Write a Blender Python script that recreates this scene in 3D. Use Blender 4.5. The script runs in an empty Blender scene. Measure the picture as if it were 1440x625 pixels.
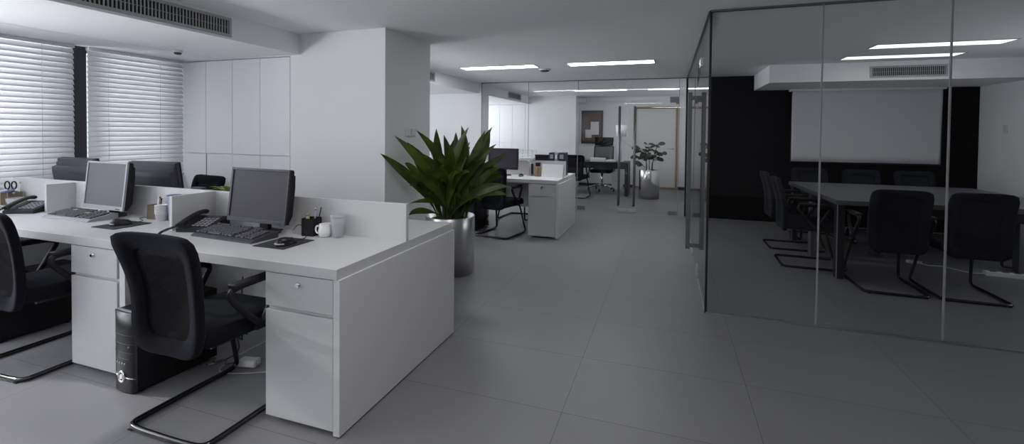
import bpy, bmesh, math, random
from mathutils import Vector, Matrix
R = math.radians
random.seed(7)
S = bpy.context.scene
COL = S.collection

# ------------------------------------------------------------------ helpers
def link(o):
    COL.objects.link(o)
    return o

class MB:
    """collects shapes and links them as ONE mesh object"""
    def __init__(self):
        self.bm = bmesh.new()
    def box(self, x0, x1, y0, y1, z0, z1, bev=0.0, seg=2, mat=None):
        t = bmesh.new()
        bmesh.ops.create_cube(t, size=1.0)
        sx, sy, sz = abs(x1 - x0), abs(y1 - y0), abs(z1 - z0)
        for v in t.verts:
            v.co = Vector((v.co.x * sx + (x0 + x1) / 2, v.co.y * sy + (y0 + y1) / 2, v.co.z * sz + (z0 + z1) / 2))
        if bev > 0:
            bmesh.ops.bevel(t, geom=t.edges[:], offset=min(bev, sx * .49, sy * .49, sz * .49), segments=seg, affect='EDGES', profile=0.5)
        self._merge(t, mat)
        return self
    def _merge(self, t, mat=None):
        if mat is not None:
            bmesh.ops.transform(t, matrix=mat, verts=t.verts[:])
        vs = {}
        for v in t.verts:
            vs[v.index if False else v] = self.bm.verts.new(v.co)
        for f in t.faces:
            try:
                nf = self.bm.faces.new([vs[v] for v in f.verts])
                nf.smooth = f.smooth
            except ValueError:
                pass
        t.free()
    def cyl(self, c, r, h, seg=32, axis='Z', r2=None, bev=0.0):
        t = bmesh.new()
        bmesh.ops.create_cone(t, cap_ends=True, segments=seg, radius1=r, radius2=r if r2 is None else r2, depth=h)
        for f in t.faces:
            f.smooth = len(f.verts) == 4
        M = Matrix.Identity(4)
        if axis == 'X': M = Matrix.Rotation(R(90), 4, 'Y')
        if axis == 'Y': M = Matrix.Rotation(R(-90), 4, 'X')
        self._merge(t, Matrix.Translation(c) @ M)
        return self
    def lathe(self, prof, c=(0, 0, 0), seg=40, mat=None):
        """prof: list of (r, z), open ends closed when r==0"""
        t = bmesh.new()
        rings = []
        for r, z in prof:
            if r <= 1e-6:
                rings.append([t.verts.new((c[0], c[1], c[2] + z))])
            else:
                rings.append([t.verts.new((c[0] + r * math.cos(2 * math.pi * k / seg), c[1] + r * math.sin(2 * math.pi * k / seg), c[2] + z)) for k in range(seg)])
        for a, b in zip(rings, rings[1:]):
            for k in range(seg):
                k2 = (k + 1) % seg
                if len(a) == 1 and len(b) == 1: continue
                if len(a) == 1: f = t.faces.new((a[0], b[k2], b[k]))
                elif len(b) == 1: f = t.faces.new((a[k], a[k2], b[0]))
                else: f = t.faces.new((a[k], a[k2], b[k2], b[k]))
                f.smooth = True
        self._merge(t, mat)
        return self
    def tube(self, pts, r, seg=10, closed=False, smooth=0, rr=None, flat=1.0):
        P = [Vector(p) for p in pts]
        for _ in range(smooth):
            Q = []
            n = len(P)
            rng = range(n) if closed else range(n - 1)
            if not closed: Q.append(P[0])
            for i in rng:
                a, b = P[i], P[(i + 1) % n]
                Q += [a * .75 + b * .25, a * .25 + b * .75]
            if not closed: Q.append(P[-1])
            P = Q
        n = len(P)
        rings = []
        up = Vector((0, 0, 1))
        prev = None
        for i, p in enumerate(P):
            if closed: d = P[(i + 1) % n] - P[i - 1]
            else: d = P[min(i + 1, n - 1)] - P[max(i - 1, 0)]
            d.normalize()
            if prev is None:
                a = d.cross(up)
                if a.length < 1e-3: a = d.cross(Vector((1, 0, 0)))
            else:
                a = prev - d * prev.dot(d)
            a.normalize(); prev = a
            b = d.cross(a)
            q = rr(i / (n - 1)) if rr else r
            rings.append([self.bm.verts.new(p + (a * math.cos(2 * math.pi * k / seg) + b * flat * math.sin(2 * math.pi * k / seg)) * q) for k in range(seg)])
        m = n if closed else n - 1
        for i in range(m):
            A, B = rings[i], rings[(i + 1) % n]
            for k in range(seg):
                f = self.bm.faces.new((A[k], A[(k + 1) % seg], B[(k + 1) % seg], B[k])); f.smooth = True
        if not closed:
            self.bm.faces.new(rings[0][::-1]); self.bm.faces.new(rings[-1])
        return self
    def grid(self, fn, nu, nv, thick=None, closed_u=False):
        """fn(u,v)->Vector; with thick: fn2 offset by callable thick(u,v)->Vector to make a closed slab"""
        V = [[self.bm.verts.new(fn(i / nu, j / nv)) for i in range(nu + 1)] for j in range(nv + 1)]
        def quad(a, b, c, d, s=True):
            f = self.bm.faces.new((a, b, c, d)); f.smooth = s
        for j in range(nv):
            for i in range(nu):
                quad(V[j][i], V[j][i + 1], V[j + 1][i + 1], V[j + 1][i])
        if thick:
            W = [[self.bm.verts.new(fn(i / nu, j / nv) + thick(i / nu, j / nv)) for i in range(nu + 1)] for j in range(nv + 1)]
            for j in range(nv):
                for i in range(nu):
                    quad(W[j][i], W[j + 1][i], W[j + 1][i + 1], W[j][i + 1])
            for j in range(nv):
                quad(V[j][0], V[j + 1][0], W[j + 1][0], W[j][0]); quad(V[j][nu], W[j][nu], W[j + 1][nu], V[j + 1][nu])
            for i in range(nu):
                quad(V[0][i], W[0][i], W[0][i + 1], V[0][i + 1]); quad(V[nv][i], V[nv][i + 1], W[nv][i + 1], W[nv][i])
        return self
    def prism(self, poly, axis, a0, a1):
        """poly in the two other axes (order xyz minus axis), extruded a0..a1 along axis"""
        def mk(p, a):
            if axis == 'X': return (a, p[0], p[1])
            if axis == 'Y': return (p[0], a, p[1])
            return (p[0], p[1], a)
        A = [self.bm.verts.new(mk(p, a0)) for p in poly]
        B = [self.bm.verts.new(mk(p, a1)) for p in poly]
        n = len(poly)
        self.bm.faces.new(A); self.bm.faces.new(B[::-1])
        for i in range(n):
            self.bm.faces.new((A[i], B[i], B[(i + 1) % n], A[(i + 1) % n]))
        return self
    def ell(self, c, r, u=20, v=12, mat=None):
        t = bmesh.new()
        bmesh.ops.create_uvsphere(t, u_segments=u, v_segments=v, radius=1)
        for f in t.faces: f.smooth = True
        for w in t.verts:
            w.co = Vector((w.co.x * r[0] + c[0], w.co.y * r[1] + c[1], w.co.z * r[2] + c[2]))
        self._merge(t, mat)
        return self
    def xf(self, M):
        bmesh.ops.transform(self.bm, matrix=M, verts=self.bm.verts[:])
        return self
    def build(self, name, m, parent=None, **props):
        me = bpy.data.meshes.new(name)
        bmesh.ops.recalc_face_normals(self.bm, faces=self.bm.faces[:])
        self.bm.to_mesh(me); self.bm.free()
        me.materials.append(m)
        o = link(bpy.data.objects.new(name, me))
        if parent is not None: o.parent = parent
        for k, v in props.items(): o[k] = v
        return o

def thing(name, label, cat, loc=(0, 0, 0), rz=0.0, group=None):
    o = link(bpy.data.objects.new(name, None))
    o.empty_display_size = 0.1
    o.location = loc; o.rotation_euler = (0, 0, R(rz))
    o['label'] = label; o['category'] = cat
    if group: o['group'] = group
    return o
def tag(o, label, cat, group=None):
    o['label'] = label; o['category'] = cat
    if group: o['group'] = group
    return o
def struct(name, mb, m, parent=None):
    o = mb.build(name, m, parent)
    if parent is None: o['kind'] = 'structure'
    return o
def kids(o):
    return [c for c in bpy.data.objects if c.parent == o]
def dup(root, loc, rz, label, group=None):
    ch = kids(root)
    r = root.copy(); link(r)
    r.location = loc; r.rotation_euler = (0, 0, R(rz)); r['label'] = label
    if group: r['group'] = group
    for c in ch:
        gs = kids(c)
        d = c.copy(); link(d); d.parent = r
        for g in gs:
            e = g.copy(); link(e); e.parent = d
    return r
BOX = lambda *a, **k: MB().box(*a, **k)

# ------------------------------------------------------------------ materials
def nt(name):
    m = bpy.data.materials.new(name); m.use_nodes = True
    t = m.node_tree
    return m, t, t.nodes['Principled BSDF']
def mat(name, col, rough=0.5, metal=0.0, spec=0.5, var=0.03, scale=8.0, bump=0.0, bscale=200.0, sheen=0.0, coat=0.0, aniso=None):
    m, t, b = nt(name)
    N, L = t.nodes, t.links
    tc = N.new('ShaderNodeTexCoord')
    nz = N.new('ShaderNodeTexNoise'); nz.inputs['Scale'].default_value = scale; nz.inputs['Detail'].default_value = 3
    L.new(tc.outputs['Object'], nz.inputs['Vector'])
    mp = N.new('ShaderNodeMapRange'); mp.inputs['To Min'].default_value = 1 - var; mp.inputs['To Max'].default_value = 1 + var
    L.new(nz.outputs['Fac'], mp.inputs['Value'])
    mx = N.new('ShaderNodeVectorMath'); mx.operation = 'SCALE'; mx.inputs[0].default_value = col[:3]
    L.new(mp.outputs['Result'], mx.inputs['Scale'])
    L.new(mx.outputs['Vector'], b.inputs['Base Color'])
    b.inputs['Roughness'].default_value = rough; b.inputs['Metallic'].default_value = metal
    b.inputs['Specular IOR Level'].default_value = spec
    if sheen: b.inputs['Sheen Weight'].default_value = sheen; b.inputs['Sheen Roughness'].default_value = .45; b.inputs['Sheen Tint'].default_value = (.75, .8, 1, 1)
    if coat: b.inputs['Coat Weight'].default_value = coat
    if bump:
        n2 = N.new('ShaderNodeTexNoise'); n2.inputs['Scale'].default_value = bscale
        L.new(tc.outputs['Object'], n2.inputs['Vector'])
        bp = N.new('ShaderNodeBump'); bp.inputs['Strength'].default_value = bump; bp.inputs['Distance'].default_value = 0.002
        L.new(n2.outputs['Fac'], bp.inputs['Height']); L.new(bp.outputs['Normal'], b.inputs['Normal'])
    return m
def emit_mat(name, col, s):
    m, t, b = nt(name)
    b.inputs['Base Color'].default_value = (.8, .8, .8, 1)
    b.inputs['Emission Color'].default_value = (*col, 1); b.inputs['Emission Strength'].default_value = s
    return m
def glass_mat(name, tint, ior=1.5, rough=0.0, gain=1.0, haze=0.0):
    """architectural pane: tinted see-through with a Fresnel reflection on the outward faces"""
    m, t, b = nt(name)
    N, L = t.nodes, t.links
    N.remove(b)
    out = N['Material Output']
    tr = N.new('ShaderNodeBsdfTransparent'); tr.inputs['Color'].default_value = (*tint, 1)
    gl = N.new('ShaderNodeBsdfGlossy'); gl.inputs['Roughness'].default_value = rough
    fr = N.new('ShaderNodeFresnel'); fr.inputs['IOR'].default_value = ior
    ge = N.new('ShaderNodeNewGeometry')
    inv = N.new('ShaderNodeMath'); inv.operation = 'SUBTRACT'; inv.inputs[0].default_value = 1.0
    L.new(ge.outputs['Backfacing'], inv.inputs[1])
    mu = N.new('ShaderNodeMath'); mu.operation = 'MULTIPLY'
    L.new(fr.outputs['Fac'], mu.inputs[0]); L.new(inv.outputs[0], mu.inputs[1])
    mg = N.new('ShaderNodeMath'); mg.operation = 'MULTIPLY'; mg.inputs[1].default_value = gain; mg.use_clamp = True
    L.new(mu.outputs[0], mg.inputs[0])
    mx = N.new('ShaderNodeMixShader')
    L.new(mg.outputs[0], mx.inputs['Fac']); L.new(tr.outputs[0], mx.inputs[1]); L.new(gl.outputs[0], mx.inputs[2])
    L.new(mx.outputs[0], out.inputs['Surface'])
    return m
def translucent_mat(name, col, tcol, fac):
    m, t, b = nt(name)
    N, L = t.nodes, t.links
    b.inputs['Base Color'].default_value = (*col, 1); b.inputs['Roughness'].default_value = .45
    tr = N.new('ShaderNodeBsdfTranslucent'); tr.inputs['Color'].default_value = (*tcol, 1)
    mx = N.new('ShaderNodeMixShader'); mx.inputs['Fac'].default_value = fac
    L.new(b.outputs[0], mx.inputs[1]); L.new(tr.outputs[0], mx.inputs[2])
    L.new(mx.outputs[0], N['Material Output'].inputs['Surface'])
    return m
def floor_mat():
    m, t, b = nt('grey_floor_tile')
    N, L = t.nodes, t.links
    tc = N.new('ShaderNodeTexCoord'); sp = N.new('ShaderNodeSeparateXYZ')
    L.new(tc.outputs['Object'], sp.inputs[0])
    def M(op, a, bb=None, c=None):
        n = N.new('ShaderNodeMath'); n.operation = op
        for i, v in enumerate((a, bb, c)):
            if v is None: continue
            if isinstance(v, (int, float)): n.inputs[i].default_value = v
            else: L.new(v, n.inputs[i])
        return n.outputs[0]
    ids, lines = [], []
    for out, off, p in ((sp.outputs['X'], -1.35, .8845), (sp.outputs['Y'], 2.158, .5785)):
        q = M('DIVIDE', M('SUBTRACT', out, off), p)
        fl = M('FLOOR', q); ids.append(fl)
        d = M('ABSOLUTE', M('SUBTRACT', M('SUBTRACT', q, fl), .5))
        lines.append(M('GREATER_THAN', d, .5 - .0016 / p))
    grout = M('MAXIMUM', lines[0], lines[1])
    cb = N.new('ShaderNodeCombineXYZ'); L.new(ids[0], cb.inputs[0]); L.new(ids[1], cb.inputs[1])
    wn = N.new('ShaderNodeTexWhiteNoise'); L.new(cb.outputs[0], wn.inputs['Vector'])
    nz = N.new('ShaderNodeTexNoise'); nz.inputs['Scale'].default_value = 2.2; nz.inputs['Detail'].default_value = 5
    L.new(tc.outputs['Object'], nz.inputs['Vector'])
    v = M('ADD', M('MULTIPLY', wn.outputs['Value'], .05), M('MULTIPLY', nz.outputs['Fac'], .10))
    v = M('ADD', v, .925)
    tile = N.new('ShaderNodeVectorMath'); tile.operation = 'SCALE'; tile.inputs[0].default_value = FLOORCOL
    L.new(v, tile.inputs['Scale'])
    mx = N.new('ShaderNodeMix'); mx.data_type = 'RGBA'
    L.new(grout, mx.inputs['Factor']); L.new(tile.outputs['Vector'], mx.inputs['A']); mx.inputs['B'].default_value = (.075, .075, .08, 1)
    L.new(mx.outputs['Result'], b.inputs['Base Color'])
    b.inputs['Roughness'].default_value = .42
    b.inputs['IOR'].default_value = 1.5
    return m
def mesh_fabric(name, col, hole):
    """woven office-chair net: rows of small holes"""
    m, t, b = nt(name)
    N, L = t.nodes, t.links
    b.inputs['Base Color'].default_value = (*col, 1); b.inputs['Roughness'].default_value = .9; b.inputs['Specular IOR Level'].default_value = .08
    tc = N.new('ShaderNodeTexCoord')
    w = N.new('ShaderNodeTexWave'); w.inputs['Scale'].default_value = 70; w.bands_direction = 'X'
    w2 = N.new('ShaderNodeTexWave'); w2.inputs['Scale'].default_value = 50; w2.bands_direction = 'Z'
    L.new(tc.outputs['Object'], w.inputs['Vector']); L.new(tc.outputs['Object'], w2.inputs['Vector'])
    mu = N.new('ShaderNodeMath'); mu.operation = 'MULTIPLY'
    L.new(w.outputs['Fac'], mu.inputs[0]); L.new(w2.outputs['Fac'], mu.inputs[1])
    gt = N.new('ShaderNodeMath'); gt.operation = 'GREATER_THAN'; gt.inputs[1].default_value = hole
    L.new(mu.outputs[0], gt.inputs[0])
    tr = N.new('ShaderNodeBsdfTransparent')
    mx = N.new('ShaderNodeMixShader')
    L.new(gt.outputs[0], mx.inputs['Fac']); L.new(b.outputs[0], mx.inputs[1]); L.new(tr.outputs[0], mx.inputs[2])
    L.new(mx.outputs[0], N['Material Output'].inputs['Surface'])
    return m
def brushed_mat(name, col, rough=.28):
    m, t, b = nt(name)
    N, L = t.nodes, t.links
    tc = N.new('ShaderNodeTexCoord')
    nz = N.new('ShaderNodeTexNoise'); nz.inputs['Scale'].default_value = 3; nz.inputs['Detail'].default_value = 1
    L.new(tc.outputs['Object'], nz.inputs['Vector'])
    mr = N.new('ShaderNodeMapRange'); mr.inputs['To Min'].default_value = rough - .02; mr.inputs['To Max'].default_value = rough + .02
    L.new(nz.outputs['Fac'], mr.inputs['Value']); L.new(mr.outputs[0], b.inputs['Roughness'])
    b.inputs['Base Color'].default_value = (*col, 1); b.inputs['Metallic'].default_value = 1
    return m
def leaf_mat(name, c1, c2):
    m, t, b = nt(name)
    N, L = t.nodes, t.links
    tc = N.new('ShaderNodeTexCoord')
    nz = N.new('ShaderNodeTexNoise'); nz.inputs['Scale'].default_value = 7; nz.inputs['Detail'].default_value = 4
    L.new(tc.outputs['Object'], nz.inputs['Vector'])
    cr = N.new('ShaderNodeValToRGB'); cr.color_ramp.elements[0].color = (*c1, 1); cr.color_ramp.elements[1].color = (*c2, 1)
    cr.color_ramp.elements[0].position = .35; cr.color_ramp.elements[1].position = .7
    L.new(nz.outputs['Fac'], cr.inputs[0]); L.new(cr.outputs[0], b.inputs['Base Color'])
    b.inputs['Roughness'].default_value = .42
    tr = N.new('ShaderNodeBsdfTranslucent'); L.new(cr.outputs[0], tr.inputs['Color'])
    mx = N.new('ShaderNodeMixShader'); mx.inputs['Fac'].default_value = .15
    L.new(b.outputs[0], mx.inputs[1]); L.new(tr.outputs[0], mx.inputs[2]); L.new(mx.outputs[0], N['Material Output'].inputs['Surface'])
    return m

FLOORCOL = (.182, .180, .193)
WALL = mat('white_wall_paint', (.88, .88, .89), .75, var=.012, scale=3, bump=.04)
CEIL = mat('white_ceiling_paint', (.90, .90, .91), .85, var=.012, scale=2)
PANEL = mat('white_cupboard_lacquer', (.84, .84, .86), .45, var=.01)
DESK = mat('white_desk_laminate', (.55, .55, .557), .42, var=.012, scale=5)
DESKEDGE = mat('white_melamine_panel', (.62, .62, .625), .48, var=.012, scale=5)
FLOOR = floor_mat()
DARKWALL = mat('black_wall_fabric', (.005, .005, .006), .95, spec=.03, var=.1)
BLIND = translucent_mat('white_blind_slat', (.78, .78, .79), (.82, .82, .85), .36)
FRAMEDK = mat('dark_window_frame', (.035, .035, .045), .5)
BLACK = mat('black_plastic', (.012, .012, .014), .5, var=.08, spec=.3)
BLACKGL = mat('gloss_black_plastic', (.012, .012, .015), .32, var=.05, spec=.3)
FABRIC = mat('black_chair_fabric', (.010, .010, .013), .95, spec=.06, var=.15, scale=60, bump=.4, bscale=500, sheen=.06)
FABRIC2 = mat('blue_black_chair_fabric', (.014, .015, .021), .9, spec=.15, var=.12, scale=60)
NET = mesh_fabric('black_chair_net', (.008, .008, .010), .93)
KEYM = mat('dark_grey_keys', (.075, .075, .086), .4, var=.05)
PALEC = mat('pale_grey_cable', (.40, .40, .41), .5)
TUBE = mat('black_enamel_tube', (.012, .012, .013), .16, spec=.6)
GREYPL = mat('grey_plastic', (.060, .060, .074), .45, var=.05, spec=.3)
BEZEL = mat('dark_grey_bezel', (.04, .04, .05), .45, spec=.3)
SILVERPL = mat('silver_plastic', (.32, .32, .36), .38, var=.04)
SCREEN = mat('switched_off_screen', (.050, .048, .060), .5, var=.03, spec=.18)
SCREENL = mat('pale_grey_screen', (.13, .13, .145), .5, var=.03, spec=.2)  # lighter even grey for the left monitor's screen
STEEL = brushed_mat('brushed_steel', (.60, .60, .59), .30)
BARSTEEL = mat('satin_bar_steel', (.17, .17, .18), .5, metal=.6)
POLISH = brushed_mat('polished_steel', (.66, .65, .62), .22)
CHROME = mat('chrome', (.75, .75, .76), .12, metal=1.0)
ALU = mat('satin_aluminium', (.55, .55, .57), .35, metal=1.0)
DULLMETAL = mat('dull_grey_metal', (.22, .22, .23), .4, metal=.8)
VENTW = mat('grey_vent_enamel', (.42, .42, .43), .5)
DARKIN = mat('dark_vent_inside', (.01, .01, .01), .9)
LAMP = emit_mat('light_tube_diffuser', (.98, .99, 1.0), 17.0)
LAMPDIM = emit_mat('dimmed_tube_diffuser', (.98, .99, 1.0), 1.25)
LAMPMID = emit_mat('office_tube_diffuser', (.98, .99, 1.0), 5.0)
GCLEAR = glass_mat('clear_glass', (.955, .965, .965))
GFRONT = glass_mat('smoked_glass', (.935, .935, .938), ior=1.45, gain=.55)
GSIDE = glass_mat('side_glass', (.93, .94, .94), ior=1.5)
GWIN = glass_mat('window_glass', (.97, .98, .99))
WHITEPL = mat('white_plastic', (.75, .75, .76), .4)
CERAM = mat('white_ceramic', (.78, .78, .77), .2, var=.02)
PAPER = mat('white_paper', (.80, .80, .82), .8)
WOOD = mat('light_oak_frame', (.30, .22, .12), .5, var=.15, scale=30)
CORK = mat('brown_cork', (.14, .095, .07), .9, var=.2, scale=80)
NAVY = mat('navy_folder', (.014, .018, .045), .5)
LEAF = leaf_mat('dark_green_leaf', (.026, .046, .006), (.10, .138, .015))
LEAF2 = leaf_mat('deep_green_leaf', (.010, .018, .008), (.022, .034, .013))
LIME = leaf_mat('lime_green_leaf', (.16, .26, .02), (.26, .36, .05))
SOIL = mat('potting_soil', (.02, .015, .012), .95, var=.4, scale=60, bump=1, bscale=80)
STEM = mat('brown_stem', (.05, .045, .025), .7, var=.2)
TABLE = mat('dark_grey_table_top', (.085, .088, .096), .4, var=.06)
TABLEDK = mat('black_table_panel', (.012, .012, .014), .4)
CANVAS = mat('white_projection_fabric', (.66, .66, .68), .9, var=.01)
BRASS = mat('amber_glass_jar', (.22, .15, .08), .25, var=.3, scale=40)
SILICONE = mat('pale_silicone_joint', (.30, .30, .31), .4)
BLACKSIL = mat('black_silicone_joint', (.004, .004, .004), .5)
BLUE = mat('blue_plastic', (.10, .13, .30), .4)
GREENP = mat('green_plastic', (.05, .16, .04), .4)
TAN = mat('tan_wood', (.36, .27, .15), .5)
def milky(name, fac, col=(.75, .76, .79)):
    m, t, b = nt(name)
    N, L = t.nodes, t.links
    b.inputs['Base Color'].default_value = (*col, 1); b.inputs['Roughness'].default_value = .25
    tr = N.new('ShaderNodeBsdfTransparent'); tr.inputs['Color'].default_value = (.95, .95, .96, 1)
    mx = N.new('ShaderNodeMixShader'); mx.inputs['Fac'].default_value = fac
    L.new(tr.outputs[0], mx.inputs[1]); L.new(b.outputs[0], mx.inputs[2]); L.new(mx.outputs[0], N['Material Output'].inputs['Surface'])
    return m
FROST = milky('thin_clear_plastic', .30)
LIQUID = milky('cloudy_plastic', .30, (.55, .55, .55))
TINY = mat('pale_print', (.35, .35, .36), .5)
DARKMETALMESH = mesh_fabric('black_wire_mesh', (.03, .028, .03), .5)
TANMESH = mesh_fabric('bronze_wire_mesh', (.16, .13, .10), .5)
YELLOWP = mat('pale_yellow_plastic', (.55, .56, .30), .5)

# ------------------------------------------------------------------ planes of the place
CZ = 2.285                     # ceiling
XW = -5.02                     # window wall
XS = -3.384                    # face of the dropped ceiling along the windows
XG, YG = 0.29, 3.75            # corner of the meeting room glass
YB = 8.05                      # glass screen across the back
XR = 4.05                      # right wall
YN, XE = -3.6, 0.42            # wall behind the camera, right end of the back office
ZS = 2.087

struct('floor', BOX(-5.4, XR + .2, YN - .2, 12.2, -.12, 0), FLOOR)
struct('ceiling', BOX(-5.4, XR + .2, YN - .2, 12.2, CZ, CZ + .12), CEIL)
struct('wall_right', MB().box(XR, XR + .12, YG, 4.2, 0, CZ).box(XR, XR + .12, 5.9, YB + .12, 0, CZ).box(XR, XR + .12, 4.2, 5.9, 0, .9).box(XR, XR + .12, 4.2, 5.9, 1.95, CZ), WALL)  # unseen opening added to let in the meeting room fill
struct('wall_right_near', BOX(XR, XR + .12, YN, YG - .001, 0, CZ), mat('low_bounce_grey', (.30, .30, .31), .8))  # unseen wall kept grey to cut bounce onto the right floor
struct('wall_near', BOX(-5.2, XR + .12, YN - .12, YN, 0, CZ), WALL)
# left wall with window openings
w = MB()
for a, b in ((YN, 3.55), (4.37, 11.9)):
    w.box(XW - .16, XW, max(a, 1.25), b, 0, .86) if b > 1.25 else None
    w.box(XW - .16, XW, a, b, 2.085, CZ)
for a, b in ((YN, -3.3), (-1.15, -1.0), (1.1, 1.25), (3.5, 3.55), (4.37, 4.5), (7.72, 8.45), (11.2, 11.9)):
    w.box(XW - .16, XW, a, b, .86, 2.085)
w.box(XW - .16, XW, YN, 1.25, 0, .86)
struct('wall_left', w, WALL)
struct('wall_middle', MB().box(-5.18, -2.42, 3.60, 4.37, 0, CZ).box(-3.50, -2.42, 3.55, 3.5999, 0, CZ).box(-5.18, -3.5001, 3.55, 3.5999, 2.079, CZ), WALL)
struct('wall_stub', BOX(-5.02, -3.35, 8.02, 8.40, 0, CZ), WALL)
struct('wall_back', MB().box(-5.02, -2.18, 11.37, 12.1, 0, CZ).box(-3.497, -2.18, 11.32, 11.3699, 0, CZ).box(-5.02, -3.4971, 11.32, 11.3699, 2.084, CZ).box(-2.18, -.80, 11.85, 12.1, 0, CZ).box(-.80, .22, 11.85, 12.1, 2.02, CZ).box(.22, XE + .1, 11.85, 12.1, 0, CZ), WALL)
struct('wall_office_right', BOX(XE, XE + .1, YB + .12, 11.85, 0, CZ), WALL)
struct('wall_meeting', MB().box(XG, XR, YB, YB + .12, 0, CZ), DARKWALL)
struct('trim_1', MB().box(-4.434, XS, YN, 3.55, ZS, CZ).box(XW, -4.448, YN, 3.55, ZS, CZ).box(-4.448, -4.434, YN, 3.55, ZS + .035, CZ), CEIL)
struct('trim_2', BOX(XW, -3.40, 4.37, 11.32, ZS, CZ), CEIL)
struct('trim_3', BOX(1.265, XR, 6.9, YB, 2.052, CZ), CEIL)

# windows : dark frame, pane
def window(n, y0, y1, nm=1, zb=.86):
    f = MB()
    f.box(XW - .13, XW - .06, y0, y1, zb, zb + .04).box(XW - .13, XW - .06, y0, y1, 2.045, 2.085)
    for k in range(nm + 1):
        y = y0 + (y1 - y0) * k / nm
        f.box(XW - .13, XW - .06, max(y - .03, y0), min(y + .03, y1), zb, 2.085)
    o = struct('window_%d' % n, f, FRAMEDK)
    BOX(XW - .10, XW - .09, y0, y1, zb, 2.085).build('pane', GWIN, o)
    return o
wf = window(1, 1.25, 3.5, 1)
# the dark post seen between the two blinds
BOX(XW - .05, XW + .02, 2.592, 2.700, .86, 2.085).build('mullion', FRAMEDK, wf)
BOX(XW - .10, XW + .10, 1.25, 3.5, .83, .862, bev=.004).build('sill', WALL, wf)
window(2, -1.0, 1.1, 2); window(3, -3.3, -1.15, 2); window(4, 4.5, 7.72, 3); window(5, 8.45, 11.2, 3)

def blind(label, y0, y1, z0, z1, tilts, ladders, gap=None):
    t = thing('venetian_blind', label, 'window blind', (XW + .05, (y0 + y1) / 2, z1), 0, 'venetian blinds on the window wall')
    h = (y1 - y0) / 2
    s = MB()
    pitch, wd = .0445, .052
    n = math.ceil((z1 - z0 - .07) / pitch); pitch = (z1 - z0 - .07) / (n - 1)
    for k in range(n):
        z = -.055 - k * pitch
        zz = z1 + z
        a = R(tilts(zz))
        jit = random.uniform(-.02, .02)
        yy0, yy1 = -h, h
        def fn(u, v, z=z, a=a + jit):
            c = (u - .5) * wd
            bow = .004 * (1 - (2 * u - 1) ** 2)
            return Vector((c * math.cos(a) + bow * math.sin(a), -h + v * 2 * h, z - c * math.sin(a) + bow * math.cos(a)))
        th = Vector((.0006, 0, .0006))
        if gap and abs(zz - gap) < pitch * .5: continue
        s.grid(fn, 4, 3, thick=lambda u, v: th)
    s.build('slats', BLIND, t)
    BOX(-.025, .025, -h, h, -.03, 0, bev=.003).build('head_rail', WHITEPL, t)
    BOX(-.022, .022, -h, h, z0 - z1, z0 - z1 + .018, bev=.004).build('bottom_rail', WHITEPL, t)
    for y in ladders:
        c = MB()
        yy = y - (y0 + y1) / 2
        c.tube([(.029, yy, -.02), (.029, yy, z0 - z1 + .01)], .0016, 6).tube([(-.029, yy, -.02), (-.029, yy, z0 - z1 + .01)], .0016, 6)
        c.build('ladder_cord', WHITEPL, t)
    return t
blind('white venetian blind reaching the left picture edge, one slat row gaping', 1.27, 2.588, .872, 2.0865, lambda z: 63 if z > 1.39 else (50 if z > 1.345 else 72), (1.55, 2.36))
blind('white venetian blind between the dark window post and the white cupboards', 2.690, 3.547, .872, 2.0865, lambda z: 66, (2.84, 3.3))

# ------------------------------------------------------------------ built in cupboards
def cupboard(label, y, z_top, xs, gapx=None):
    t = thing('wall_cupboard', label, 'cupboard', (xs[0], y, 0))
    W = xs[-1] - xs[0]
    BOX(0, W, .020, .048, 0.0, z_top).build('carcass', PANEL, t)
    g = .0018
    for i in range(len(xs) - 1):
        a, b = xs[i] - xs[0], xs[i + 1] - xs[0]
        BOX(a + g, b - g, -.002, .0195, 1.103, z_top - .006, bev=.0015, seg=1).build('upper_door', PANEL, t)
        a2 = a + (.012 if (i == 1 and gapx) else g)
        BOX(a2, b - g, -.002, .0195, .06, 1.097, bev=.0015, seg=1).build('lower_door', PANEL, t)
    return t
cp = cupboard('white handleless wall cupboard with flush doors in the window corner', 3.55, 2.075, (-4.99, -4.627, -4.255, -3.883, -3.503), True)
# dark strip standing in for shade inside the open joint beside the lower door
BOX(.3625, .3735, .004, .0195, .06, 1.09).build('gap_shade', FRAMEDK, cp)
cupboard('white flush wall cupboard on the far wall behind the glass screen', 11.32, 2.08, (-4.98, -4.55, -4.2, -3.85, -3.5))

# ------------------------------------------------------------------ vents, detectors, lights
def vent(label, loc, rz, wd, ht, nf, group='air conditioning grilles'):
    """lies in local xz, faces local -y"""
    t = thing('air_vent', label, 'air vent', loc, rz, group)
    f = MB()
    m = .022
    f.box(-wd / 2 - m, wd / 2 + m, -.012, 0, ht / 2, ht / 2 + m, bev=.002).box(-wd / 2 - m, wd / 2 + m, -.012, 0, -ht / 2 - m, -ht / 2, bev=.002)
    f.box(-wd / 2 - m, -wd / 2, -.012, 0, -ht / 2, ht / 2, bev=.002).box(wd / 2, wd / 2 + m, -.012, 0, -ht / 2, ht / 2, bev=.002)
    f.build('frame', VENTW, t)
    BOX(-wd / 2, wd / 2, -.003, -.001, -ht / 2, ht / 2).build('back_plate', DARKIN, t)
    s = MB()
    for k in range(nf):
        x = -wd / 2 + wd * (k + .5) / nf
        s.box(x - wd / nf * .17, x + wd / nf * .17, -.011, -.003, -ht / 2, ht / 2)
    s.box(-wd / 2, wd / 2, -.006, -.003, -.002, .002)
    s.build('fin_grille', VENTW, t)
    return t
vent('long grey slotted air grille on the dropped ceiling above the blinds', (XS, 2.12, 2.182), 90, 1.336, .108, 56)
vent('small grey air grille on the dropped ceiling above the back office', (-3.40, 10.15, 2.20), 90, .86, .10, 20)
vent('grey air grille just showing beside the white column edge', (-3.40, 5.78, 2.19), 90, .95, .10, 24)
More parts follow.
